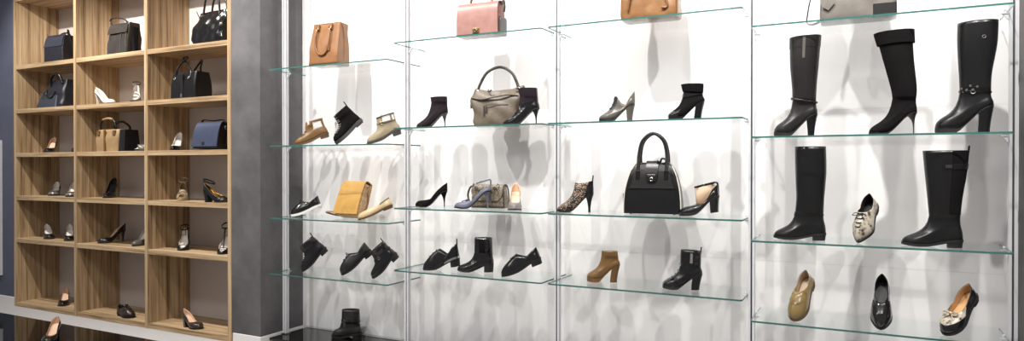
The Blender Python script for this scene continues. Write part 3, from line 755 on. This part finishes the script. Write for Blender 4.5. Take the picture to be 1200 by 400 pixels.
make_shoe('shoe_boot', 'pewter leather shoe boot with open side and block heel', 'shoe', (-1.25, 3.39, zC[1]), 197, L=.185, H=.09, p=.014, spring=.003, toe='almond', so=(.01, .56), wo=.033,
     zt=[(0, .157), (.2, .132), (.45, .086), (.68, .096), (.88, .13), (1, .134)], toe_h=.026, mode='boot', heel='thick', up='pewter', lining='beigelin', sole='rubber', heelm='pewter', insole='beigelin',
     extras=[X_patch('tongue', -46, 46, .62, .99, 'greyblack', .0015), X_laces(.66, .95, 3, 30, 'lace', .002, False)])
boot('black suede ankle boot with folded cuff and patent toe', (-.888, 3.385, zC[1]), 195, L=.178, H=.088, p=.014, spring=.003, top=.175, za=.13, xc=.056, ra=(.046, .033), rt=(.052, .038), xt=.06, up='suede', sole='patent', heel='block', heelm='blackshine', toe='round', toe_h=.026, extras=[X_cuff(1.2, 1.99, 'suede', .0025), X_patch('toe_cap', -62, 62, .01, .33, 'patent', .0012), X_strap(.9, .08, 'patent', None)])
make_shoe('perforated_bootie', 'black and beige perforated bootie with high heel left of the black domed bag', 'boot', (-1.492, 3.40, zC[2]), 197, L=.195, H=.096, p=.01, spring=.003, toe='almond', so=(.01, .5), wo=.032,
     zt=[(0, .17), (.5, .158), (.8, .155), (1, .16)], toe_h=.028, mode='boot', heel='slim', up='perf', lining='beigelin', sole='rubber', heelm='black', extras=[X_patch('heel_counter', 122, 238, .02, .99, 'black', .0014), X_pull('black', .022, 1)])
T = bagthing('black domed handbag with ivory piping and twin arched handles', name='domed_handbag')
b = T.part('body', body([(0, .29, .12, .014, 0, 0), (.06, .288, .12, .016, 0, 0), (.13, .272, .112, .018, 0, 0), (.2, .236, .092, .018, 0, 0), (.245, .19, .062, .016, 0, 0), (.262, .16, .03, .012, 0, 0)], nz=.001, seed=2), M['black'])
for sx in (-1, 1):
    T.part('piping', MB().tube([(sx*.145, -.055, .006), (sx*.1445, -.055, .06), (sx*.137, -.051, .13), (sx*.119, -.041, .2), (sx*.098, -.028, .243)], .0028, 6), M['whitepipe'], b)
T.part('front_panel', flap([(-.034, .25), (-.05, .205), (-.0595, .14), (-.061, .13)], .15, .25, .003), M['greyblack'], b)
fl = T.part('flap', flap([(.02, .262), (-.02, .268), (-.042, .245), (-.058, .205), (-.064, .165)], .066, .058, .005, .3), M['black'])
T.part('clasp', MB().box(-.022, .022, -.0675, -.062, .188, .202), M['steel'], fl, sm=False, bevel=.003)
T.part('clasp', MB().torus((0, -.068, .176), .008, .003, 'y', 14, 6), M['steel'], fl)
for y in (-.048, .04):
    T.part('handle', MB().tube([(-.072, y, .2), (-.072, y*.8, .25), (-.07, y*.55, .31), (-.052, y*.5, .375), (0, y*.5, .412), (.052, y*.5, .375), (.07, y*.55, .31), (.072, y*.8, .25), (.072, y, .2)], .0085, 10), M['greyblack'])
for x in (-.072, .072):
    T.part('handle_tab', MB().box(x-.011, x+.011, -.0575, -.048, .168, .222), M['black'], sm=False, bevel=.003)
T.part('bow_charm', MB().tube([(.055, -.03, .25), (.075, -.045, .272), (.05, -.045, .282), (.04, -.04, .262), (.025, -.045, .27)], .005, 8), M['black'])
fe = MB()
for sx in (-1, 1):
    for sy in (-1, 1): fe.loft([[(sx*.11+.006*math.cos(2*PI*i/10), sy*.04+.006*math.sin(2*PI*i/10), z) for i in range(10)] for z in (-.004, .002)], True, True, True)
T.part('base_studs', fe, M['steel'])
T.part('side_tab', MB().box(-.158, -.145, -.012, .012, .055, .1), M['black'], sm=False, bevel=.002)
T.finish((-.988, 3.49, zC[2]), math.radians(6))
make_shoe('strap_pump', 'black patent block-heel pump with beige lining and ankle strap right of the domed bag', 'shoe', (-.838, 3.42, zC[2]), 193, tilt=8, L=.205, H=.078, p=.008, spring=.004, toe='almond', so=(.005, .62), wo=.034,
     zt=[(0, .135), (.22, .118), (.45, .078), (.7, .05), (1, .05)], toe_h=.026, heel=('block', .03, .8, 1.4), up='patent', lining='beigelin', sole='rubber', heelm='patent', insole='beigelin', extras=[X_ankle(.06, .14, .052, .033, .009, 'patent', -.12),
     lambda S, T: T.part('quarter_lining', MB().loft([[(-S.L+.012+.105*i/10, -.031+.004*i/10, float(S.zbf((.012+.105*i/10)/S.L))+.004) if k == 0 else (-S.L+.012+.1*i/10, -.033+.004*i/10, .145-.014*i/10) for i in range(11)] for k in (0, 1)], False), M['beigelin'], S.up, solid=.002)])
boot('brown leather platform ankle boot with high block heel', (-1.342, 3.455, zC[3]), 197, L=.176, H=.092, p=.02, spring=.003, top=.165, za=.135, xc=.054, ra=(.045, .033), rt=(.042, .034), xt=.056, up='brown', lining='beige', sole='brownheel', heel='block', heelm='brownheel', toe='round', toe_h=.03)
boot('black leather ankle boot with zips and laces on a block heel', (-.925, 3.43, zC[3]), 194, L=.195, H=.078, p=.014, spring=.004, top=.195, za=.125, xc=.058, ra=(.05, .034), rt=(.05, .038), xt=.056, up='black', sole='rubber', heel='block', heelm='black', toe='round', toe_h=.03, slope=.06,
     extras=[X_laces(.55, .98, 4, 20, 'lace', .0022, False, True), X_patch('toe_cap', -60, 60, .02, .3, 'patent', .0012), X_patch('vamp_strap', -60, 60, .36, .5, 'patent', .002), X_patch('buckle_plate', 86, 100, 1.2, 1.8, 'chrome', .002, 4, 4), X_pull('lace', .016)], holes=[(112, 134, 1.55, 2.0)])

# ------------------------------------------------------------------ bay with the tall boots
zD = GT['D']
T = bagthing('silver grey handbag with hanging tag and dark shoulder strap above the tall boots', name='shoulder_bag')
b = T.part('body', body([(0, .3, .12, .02, 0, 0), (.02, .306, .13, .02, 0, 0), (.13, .3, .12, .022, 0, 0), (.25, .27, .08, .018, 0, 0)], nz=.0015, seed=31), M['silver'])
sd = T.part('side_pocket', body([(0, .09, .02, .008, .105, -.06), (.055, .09, .02, .008, .105, -.06)]), M['greyblack'], b)
T.part('tag', MB().add([(-.11, -.069, .115), (-.09, -.07, .075), (-.115, -.071, .045), (-.14, -.072, .06), (-.15, -.07, .09), (-.11, -.073, .115), (-.09, -.074, .075), (-.115, -.075, .045), (-.14, -.076, .06), (-.15, -.074, .09)], [(0, 1, 2, 3, 4), (9, 8, 7, 6, 5), (0, 5, 6, 1), (1, 6, 7, 2), (2, 7, 8, 3), (3, 8, 9, 4), (4, 9, 5, 0)]), M['silver'], sm=False)
T.part('tag_cord', MB().tube([(-.12, -.06, .16), (-.115, -.07, .13), (-.12, -.072, .1)], .0025, 6), M['greyblack'])
T.part('handle', MB().tube(arch(-.08, .08, -.02, .245, .38), .008, 8), M['greyblack'])
T.part('shoulder_strap', MB().tube([(-.13, 0, .235), (-.155, -.01, .2), (-.19, -.02, .12), (-.205, -.02, .04), (-.206, -.015, .006), (-.185, .02, .005), (-.16, .05, .02)], .0065, 8, flat=.5), M['greyblack'])
T.finish((-.047, 3.43, zD[0]), math.radians(0))
boot('tall charcoal leather heeled boot with plaited ankle strap, leftmost of the three heeled boots', (-.392, 3.385, zD[1]), 184, L=.185, H=.098, p=.014, spring=.004, top=.452, za=.155, xc=.056, ra=(.05, .036), rt=(.066, .05), xt=.052, mids=[(.22, .056, .052, .04), (.33, .056, .061, .048)], up='greyblack', sole='rubber', heel='thick', heelm='black', toe='round', toe_h=.042, name='tall_boot', slope=-.03,
     extras=[X_plait(1.05, .05), X_patch('top_band', -180, 180, 1.84, 1.99, 'greyblack', .0015, 40, 3), X_patch('pull_on_tab', 82, 92, 1.72, 1.99, 'pewter', .0022, 4, 4)])
boot('tall black suede boot with folded cuff and thin metal heel, middle of the three', (-.002, 3.385, zD[1]), 180, L=.182, H=.092, p=.006, spring=.002, top=.442, za=.15, xc=.048, ra=(.044, .035), rt=(.07, .052), xt=.088, mids=[(.2, .05, .049, .04), (.32, .07, .058, .047)], up='suede', sole='rubber', heel=('stiletto', .012, .13, 4), heelm='steel', toe='almond', toe_h=.034, name='tall_boot', slope=-.05,
     extras=[X_cuff(1.83, 1.995, 'suede', .008)])
boot('tall black leather heeled boot with studded ankle buckle, rightmost of the three heeled boots', (.244, 3.385, zD[1]), 178, L=.205, H=.108, p=.016, spring=.004, top=.453, za=.165, xc=.064, ra=(.054, .037), rt=(.071, .054), xt=.056, mids=[(.24, .064, .057, .042), (.36, .058, .069, .052)], up='black', sole='rubber', heel='block', heelm='black', toe='round', toe_h=.046, name='tall_boot', slope=-.02,
     extras=[X_stud([(30, 1.08), (55, 1.05), (80, 1.06), (95, 1.12), (70, 1.14), (88, 1.0), (40, 1.0)], 'steel', .0032), X_strap(.99, .05, 'black', 80), X_stud([(105, 1.74)], 'chrome', .006)])
boot('flat black riding boot with straight shaft left of the snakeskin shoe', (-.396, 3.43, zD[2]), 184, L=.222, H=.034, p=.01, top=.43, za=.125, xc=.07, ra=(.06, .036), rt=(.066, .05), xt=.066, mids=[(.2, .066, .06, .044), (.31, .064, .066, .05)], up='black', sole='rubber', toe='almond', toe_h=.03, name='riding_boot', welt=.002,
     extras=[X_strap(.93, .07, 'black', None, .002), X_patch('pull_on_tab', 70, 82, 1.86, 2, 'black', .003, 4, 4)])
lowshoe('grey snakeskin lace-up shoe standing on its toe between two riding boots', (-.04, 3.40, zD[2]), 248, 'oxford_shoe', L=.235, H=.022, up='snake', tilt=44, toe='point', throat=.082, wb=.043, wo=.031, extras=[X_laces(.55, .95, 4, 18, 'lace', .0024, True)])
boot('flat black riding boot with elastic back panel and strap right of the snakeskin shoe', (.125, 3.40, zD[2]), 179, L=.222, H=.034, p=.01, top=.405, za=.125, xc=.066, ra=(.056, .036), rt=(.083, .055), xt=.063, mids=[(.2, .066, .062, .045), (.31, .063, .075, .052)], up='black', sole='rubber', toe='almond', toe_h=.03, name='riding_boot', welt=.002,
     extras=[X_patch('elastic_panel', 105, 255, 1.1, 1.99, 'suede', .001, 14, 10), X_patch('side_strap', 80, 250, 1.72, 1.79, 'black', .003, 14, 3), X_patch('strap_plate', 88, 104, 1.735, 1.775, 'steel', .0045, 4, 2), X_pull('suede', .014)])
lowshoe('olive brown patent penny loafer tilted on the lowest shelf', (-.3, 3.37, zD[3]), 249, 'loafer', L=.24, H=.024, up='olive', lining='beigelin', insole='beigelin', sole='brownsole', tilt=45, toe='round', throat=.076, wo=.03, extras=[X_patch('saddle_strap', -62, 62, .62, .84, 'olive', .003), X_patch('strap_slot', -12, 12, .69, .75, 'tandark', .0036, 8, 2)])
lowshoe('black patent loafer tilted straight at the camera on the lowest shelf', (.046, 3.365, zD[3]), 267, 'loafer', L=.245, H=.024, up='patent', sole='rubber', tilt=45, toe='almond', throat=.072, wo=.03, op=.58, extras=[X_patch('saddle_strap', -60, 60, .6, .8, 'blackshine', .003)])
lowshoe('black flat shoe with snakeskin vamp and bow tilted on the lowest shelf', (.288, 3.375, zD[3]), 233, 'ballet_flat', L=.25, H=.022, up='blackshine', lining='nudetan', insole='nudetan', tilt=38, toe='round', throat=.05, back=.052, sidez=.036, op=.66, wo=.034, wb=.043, extras=[X_patch('vamp', -72, 72, .4, .98, 'snake', .0012), X_bow(.97, 'snake', .03)])

# ------------------------------------------------------------------ wooden cells
zW = [z+BD/2+.0002 for z in WZ[1:]]
T = bagthing('black structured bag in the top left wooden cell', name='handbag')
b = T.part('body', body([(0, .27, .13, .012, 0, 0), (.12, .265, .13, .014, 0, 0), (.22, .25, .09, .012, 0, 0)], nz=.001), M['navyblack'])
T.part('upper_panel', flap([(-.03, .228), (-.05, .2), (-.063, .14), (-.066, .125)], .245, .262, .005), M['slatedark'], b)
T.part('handle', MB().tube(arch(-.09, .09, .03, .21, .255), .006, 8), M['black'])
T.part('strap', MB().tube([(.13, .0, .2), (.145, -.02, .255), (.15, -.03, .24), (.15, 0, .12), (.142, .02, .04)], .007, 8, flat=.5), M['black'])
T.part('side_strap', MB().tube([(-.125, -.03, .2), (-.13, -.04, .245), (-.12, -.035, .225)], .005, 6), M['tandark'])
T.finish((-6.035, 3.39, zW[0]), 0)
T = bagthing('dark grey shiny bag with chrome trims and looped handle in the top middle wooden cell', name='handbag')
b = T.part('body', body([(0, .26, .13, .012, 0, 0), (.12, .255, .12, .014, .01, 0), (.235, .24, .08, .012, .02, .0)], nz=.004, seed=9), M['gunmetal'])
T.part('top_panel', flap([(-.02, .238), (-.045, .225), (-.062, .17), (-.066, .155)], .235, .25, .006, dx=.015), M['gunmetal'], b)
for x in (-.1, .052, .118):
    T.part('trim', MB().tube([(x, -.064, .005), (x+.004, -.064, .08), (x+.01, -.062, .15)], .0035, 6), M['chrome'], b)
T.part('handle', MB().tube([(-.1, -.03, .22), (-.13, -.03, .26), (-.11, -.03, .285), (-.03, -.03, .285), (.06, -.03, .262), (.11, -.03, .22)], .009, 8, flat=.6), M['gunmetal'])
T.part('side_tassel', body([(0, .05, .035, .01, .155, -.01), (.1, .04, .04, .01, .15, -.01), (.2, .03, .05, .01, .14, 0)]), M['suede'])
T.part('ring', MB().torus((.125, -.045, .225), .012, .003, 'y', 14, 6), M['chrome'])
T.finish((-5.165, 3.375, zW[0]), math.radians(-2))
T = bagthing('large shiny black tote with tall handles in the top right wooden cell', name='tote_bag')
b = T.part('body', body([(0, .325, .15, .03, 0, 0), (.04, .33, .165, .035, 0, 0), (.12, .32, .15, .03, .0, 0), (.2, .3, .09, .02, .01, 0), (.235, .29, .05, .015, .012, 0)], nz=.007, seed=14), M['blackshine'])
for y in (-.035, .03):
    T.part('handle', MB().tube([(-.09, y-.02, .15), (-.085, y, .22), (-.06, y, .32), (-.02, y, .37), (.03, y, .37), (.075, y, .32), (.09, y, .22), (.095, y-.015, .15)], .0075, 8), M['black'])
T.part('zip_tab', MB().tube([(.15, 0, .225), (.16, -.01, .25), (.165, 0, .26)], .007, 8), M['black'])
T.part('side_strap', MB().tube([(-.15, -.02, .2), (-.168, -.03, .25)], .003, 6), M['black'])
T.finish((-4.16, 3.40, zW[0]), math.radians(-2))
T = bagthing('black slouchy trapezoid bag with rope handle in the second row left wooden cell', name='handbag')
b = T.part('body', body([(0, .37, .19, .03, 0, 0), (.03, .375, .19, .035, 0, 0), (.13, .315, .14, .03, .02, 0), (.235, .23, .07, .02, .05, 0)], nz=.006, seed=18), M['navyblack'])
T.part('front_pocket', body([(0, .3, .03, .012, -.01, -.1), (.1, .25, .02, .008, 0, -.085)]), M['slatedark'], b)
T.part('handle', MB().tube([(-.04, -.05, .18), (-.03, -.06, .24), (.03, -.06, .28), (.1, -.06, .27), (.13, -.05, .2)], .011, 8), M['black'])
T.part('handle', MB().tube([(-.03, -.09, .15), (-.02, -.1, .1), (.06, -.1, .08), (.1, -.09, .13)], .008, 8), M['black'])
T.part('buckle', MB().torus((-.08, -.107, .1), .014, .003, 'y', 14, 6, 1.3), M['chrome'])
T.part('strap', MB().tube([(-.17, -.02, .05), (-.2, -.06, .02), (-.24, -.05, .018), (-.22, .0, .05)], .006, 8), M['tandark'])
T.finish((-6.1, 3.42, zW[1]), math.radians(-2))
pump('white and gold pump with toe to the right in the second row middle wooden cell', (-5.29, 3.375, zW[1]), 8, L=.2, H=.09, up='white', lining='whitelin', insole='whitelin', heel='slim', op=.68, extras=[X_two('gold_trim', 20, 175, .9, .99, 'brass', .0012)], back=.05, toe='round')
def sandal(label, loc, head, L=.2, H=.09, p=.012, up='black', insole='nude', sole='rubber', straps=((.72, .03, .024), (.84, .026, .02)), ankle=True, heel='slim', heelm=None, tstrap=False, wb=.04, counter=True, name='sandal', hgt=.0):
    ex = []
    def st(S, T):
        for s0, h, wd in straps:
            mb = MB(); rows = []
            for k in range(4):
                s_ = s0+wd/S.L*(k/3-.5)*1.0; w = float(S.wf(s_))+.001; z0 = float(S.zbf(s_))
                rows.append([(-S.L+S.L*s_, w*math.cos(PI*i/16), z0-.002+h*math.sin(PI*i/16)**.8) for i in range(17)])
            T.part('strap', mb.loft(rows, False), M[up], solid=.003)
        if ankle: pass
        if tstrap:
            zt0 = float(S.zbf(.68))+.03
            T.part('instep_strap', MB().tube([(-S.L+S.L*.7, 0, zt0-.004), (-S.L+S.L*.5, 0, S.H*.55+.055), (-S.L+.085, 0, S.H+.055+hgt)], .005, 8, flat=.5), M[up])
    ex.append(st)
    if ankle: ex.append(X_ankle(.045, H+.066+hgt, .042, .03, .01, up, -.4))
    zt = [(0, H+.062), (.2, H+.03), (.35, H*.8+.008), (1, p+.006)]
    ex.insert(0, lambda S, T: None)
    def mk():
        return make_shoe(name, label, 'shoe', loc, head, 0, L=L, wb=wb, H=H, p=p, spring=.003, toe='almond', so=(.006, .97), wo=.036, zt=zt, mode='low', toe_h=.004, heel=heel, up=up, lining=insole, sole=sole, heelm=heelm or up, insole=insole, extras=ex, belly=0, upname='heel_counter')
    return mk()
sandal('white and silver peep-toe shoe beside the second divider in the second row', (-5.0, 3.35, zW[1]), -38, L=.2, H=.095, up='silver', insole='whitelin', straps=((.74, .036, .045), (.5, .05, .012)), ankle=True)
T = bagthing('black structured tote with crossing handles in the second row right wooden cell', name='tote_bag')
b = T.part('body', body([(0, .265, .16, .016, 0, 0), (.1, .262, .155, .018, 0, 0), (.185, .255, .12, .016, 0, 0), (.19, .25, .11, .014, 0, 0)]), M['black'])
T.part('front_belt', MB().box(-.012, .012, -.084, -.074, .0, .175), M['greyblack'], sm=False, bevel=.002)
T.part('lock', MB().box(-.009, .009, -.088, -.083, .005, .03), M['chrome'], sm=False, bevel=.002)
T.part('handle', MB().tube([(-.085, -.06, .15), (-.08, -.062, .2), (-.06, -.045, .255), (.0, -.03, .3), (-.06, -.02, .3), (-.01, -.03, .25), (.06, -.05, .2), (.07, -.065, .15)], .007, 8), M['black'])
T.part('handle', MB().tube([(-.07, .05, .17), (-.02, .04, .215), (.08, .02, .275), (.1, .01, .265), (.06, .03, .22), (.05, .05, .18)], .007, 8), M['black'])
for x in (-.08, .07):
    T.part('stud', MB().torus((x, -.078, .145), .008, .003, 'y', 12, 6), M['chrome'])
T.finish((-4.405, 3.39, zW[1]), 0)
pump('black patent pump with nude insole facing the camera in the third row left wooden cell', (-6.185, 3.355, zW[2]), -46, L=.2, H=.085, up='patent', heel='slim', toe='round', wb=.042, wo=.037)
pump('black patent pump half hidden behind the first divider in the third row', (-5.86, 3.40, zW[2]), -44, L=.195, H=.055, up='patent', heel='block', toe='round', wb=.04)
T = bagthing('sand coloured bag with black side and handles in the third row middle wooden cell', name='handbag')
b = T.part('body', body([(0, .28, .13, .02, 0, 0), (.1, .29, .14, .025, 0, 0), (.165, .27, .11, .025, 0, 0), (.175, .25, .09, .02, 0, 0)], nz=.002, seed=4), M['sand'])
T.part('black_side', body([(0, .07, .15, .012, .175, .01), (.17, .06, .12, .012, .17, .01)]), M['black'])
T.part('front_belt', MB().box(-.02, -.004, -.078, -.066, .002, .17), M['brown'], sm=False, bevel=.002)
T.part('handle', MB().tube([(-.1, -.045, .16), (-.095, -.05, .22), (-.06, -.05, .25), (.0, -.05, .258), (.06, -.05, .25), (.09, -.05, .21), (.1, -.045, .16)], .008, 8), M['black'])
T.part('handle', MB().tube([(-.07, .045, .16), (-.06, .045, .22), (.03, .045, .24), (.12, .045, .2), (.15, .03, .17)], .009, 8), M['black'])
T.part('handle_wrap', MB().tube([(-.06, -.052, .252), (0, -.052, .26), (.06, -.052, .252)], .0095, 8), M['sand'])
for x in (-.1, .1):
    T.part('handle_tab', MB().box(x-.015, x+.015, -.074, -.06, .125, .165), M['brown'], sm=False, bevel=.003)
T.finish((-5.33, 3.4, zW[2]), 0)
sandal('silver white shoe beside the second divider next to the sand coloured bag', (-4.985, 3.335, zW[2]), -118, L=.19, H=.09, up='silver', insole='whitelin', straps=((.72, .04, .06),), ankle=False)
pump('black and white pump facing the camera in the third row right wooden cell', (-4.575, 3.36, zW[2]), -52, L=.2, H=.09, up='white', lining='whitelin', insole='whitelin', heel='slim', toe='point', extras=[X_patch('toe_cap', -80, 80, .01, .5, 'patent', .0012)])
T = bagthing('navy flap bag with black side and shoulder strap in the third row right wooden cell', name='shoulder_bag')
b = T.part('body', body([(0, .255, .13, .01, 0, 0), (.1, .255, .125, .012, 0, 0), (.185, .245, .075, .01, 0, 0)]), M['black'])
T.part('flap', flap([(.03, .19), (0, .196), (-.036, .186), (-.058, .12), (-.07, .015)], .248, .262, .004), M['navy'])
T.part('clasp', MB().box(-.02, .0, -.078, -.071, .03, .05), M['steel'], sm=False, bevel=.002)
T.part('shoulder_strap', MB().tube([(-.12, .0, .195), (-.08, -.02, .213), (.0, -.01, .206), (.1, -.01, .21), (.14, -.02, .2), (.155, -.01, .17), (.145, .01, .1), (.14, 0, .03)], .008, 8, flat=.5), M['black'])
T.part('side_ring', MB().torus((.137, 0, .155), .012, .0025, 'x', 14, 6), M['chrome'])
T.finish((-4.20, 3.40, zW[2]), 0, rotX(math.radians(-4)))
pump('silver white pump with black edge in the fourth row left wooden cell', (-6.24, 3.43, zW[3]), -40, L=.195, H=.065, up='greyblack', lining='whitelin', insole='whitelin', heel='block', toe='round', wb=.042, op=.66, extras=[X_patch('vamp', -78, 78, .05, .97, 'silver', .0012), X_patch('toe_band', -82, 82, .4, .5, 'black', .002)])
pump('silver white pump half hidden behind the first divider in the fourth row', (-5.88, 3.37, zW[3]), -40, L=.19, H=.065, up='greyblack', lining='whitelin', insole='whitelin', heel='block', toe='round', wb=.042, op=.66, extras=[X_patch('vamp', -78, 78, .05, .97, 'silver', .0012), X_patch('toe_band', -82, 82, .4, .5, 'black', .002)])
pump('glossy black high-heeled pump in the fourth row middle wooden cell', (-5.42, 3.38, zW[3]), -52, L=.21, H=.105, up='patent', lining='darklin', insole='darklin', heel='slim', toe='almond', wb=.042)
pump('brown pump tucked against the second divider in the fourth row', (-5.055, 3.46, zW[3]), -150, L=.19, H=.05, up='brown', heel='block')
sandal('beige suede strappy sandal facing the camera in the fourth row right wooden cell', (-4.485, 3.365, zW[3]), -42, L=.19, H=.075, p=.016, up='beige', insole='sand', sole='sand', heel='block', straps=((.8, .04, .05), (.56, .055, .03)), hgt=.01)
sandal('black and gold ankle-strap sandal with toe to the right in the fourth row', (-3.99, 3.36, zW[3]), 12, L=.2, H=.08, p=.012, up='black', insole='brass', sole='rubber', heel='block', straps=((.74, .034, .03), (.9, .024, .012)))
pump('black patent pump with pale insole in the fifth row left wooden cell', (-6.19, 3.385, zW[4]), -20, L=.2, H=.065, up='patent', lining='whitelin', insole='whitelin', heel='block', toe='round', wb=.042)
pump('black patent pump half hidden behind the first divider in the fifth row', (-5.89, 3.37, zW[4]), -30, L=.19, H=.075, up='patent', lining='whitelin', insole='whitelin', heel='slim', toe='round', wb=.042)
pump('black high-heeled pump with toe to the left in the fifth row middle wooden cell', (-5.51, 3.37, zW[4]), -105, L=.21, H=.1, up='patent', lining='nude', heel='slim', toe='almond', wb=.04)
pump('grey heeled pump beside the second divider in the fifth row', (-5.06, 3.37, zW[4]), -70, L=.21, H=.1, up='pewter', lining='whitelin', insole='whitelin', heel='slim', toe='almond', wb=.04)
sandal('black and silver sandal facing the camera in the fifth row right wooden cell', (-4.475, 3.36, zW[4]), -44, L=.2, H=.095, up='black', insole='whitelin', straps=((.7, .032, .016), (.84, .028, .012)))
sandal('black and white strappy sandal at the right edge of the fifth row', (-4.035, 3.34, zW[4]), -52, L=.21, H=.105, up='black', insole='whitelin', straps=((.7, .034, .02), (.86, .026, .012)), tstrap=True, hgt=.02)
pump('black pump with nude insole facing the camera in the bottom left wooden cell', (-5.995, 3.37, zW[5]), -38, L=.2, H=.075, up='patent', heel='slim', toe='round', wb=.042, wo=.037)
lowshoe('dark brown loafer in the bottom middle wooden cell', (-5.05, 3.36, zW[5]), -8, 'loafer', L=.215, H=.024, up='darkbrown', toe='round', throat=.08, extras=[X_patch('saddle_strap', -60, 60, .6, .82, 'darkbrown', .003), X_bow(.98, 'darkbrown', .014)])
pump('brown patent pump with block heel in the bottom right wooden cell', (-4.265, 3.36, zW[5]), -2, L=.205, H=.075, up='darkpatent', lining='nude', heel='block', toe='round', wb=.042, p=.012)
pump('black pump with nude insole on the glossy black plinth at the bottom left', (-4.93, 2.66, .1102), -48, L=.22, H=.09, up='patent', heel='block', toe='round', wb=.044, wo=.038)


# ================================================================== light
def spot(x, y, z, tx, ty, tz, W, ang=95, r=.035, blend=.6, col=(1, .97, .93)):
    d = bpy.data.lights.new('spot_lamp', 'SPOT'); d.energy = W; d.spot_size = math.radians(ang); d.spot_blend = blend
    d.shadow_soft_size = r; d.color = col
    o = bpy.data.objects.new('spot_lamp', d); COL.objects.link(o); o.location = (x, y, z)
    o.rotation_euler = Vector((tx-x, ty-y, tz-z)).to_track_quat('-Z', 'Y').to_euler()
LW = 126
for x in (-3.7, -2.95, -2.3, -1.35, -.8, .1, 1.2):
    spot(x, 2.3, 3.3, x, 3.69, 1.72, LW*(1.5 if x > 0 else 1), 84, r=.03, blend=.75)
for x in (-5.9, -4.75):
    spot(x, 2.25, 3.25, x, 3.45, 1.7, 165, 88, r=.02, col=(1, .96, .9))
for x in (-4.6, -2.0, .6):  # unseen overhead area lights, added for soft fill and highlights on the leather
    d = bpy.data.lights.new('added_fill_light', 'AREA'); d.shape = 'RECTANGLE'; d.size = 1.8; d.size_y = .5; d.energy = 24; d.color = (1, .98, .95)
    o = bpy.data.objects.new('added_fill_light', d); COL.objects.link(o); o.location = (x, .9, 3.5); o.rotation_euler = (math.radians(25), 0, 0)
w = bpy.data.worlds.new('shop_ambient'); SC.world = w; w.use_nodes = True
w.node_tree.nodes['Background'].inputs[0].default_value = (.93, .95, 1, 1)
w.node_tree.nodes['Background'].inputs[1].default_value = .28

# ================================================================== camera and view
cam = bpy.data.cameras.new('camera'); co = bpy.data.objects.new('camera', cam); COL.objects.link(co)
co.location = (0, 0, CZ); co.rotation_euler = (PI/2-.0058, 0, .479)
cam.sensor_width = 36; cam.sensor_fit = 'HORIZONTAL'; cam.lens = 805.85/1200*36; cam.clip_start = .05
SC.camera = co
vs = SC.view_settings; vs.view_transform = 'Standard'; vs.look = 'None'; vs.gamma = 1; vs.use_curve_mapping = False; vs.exposure = 0
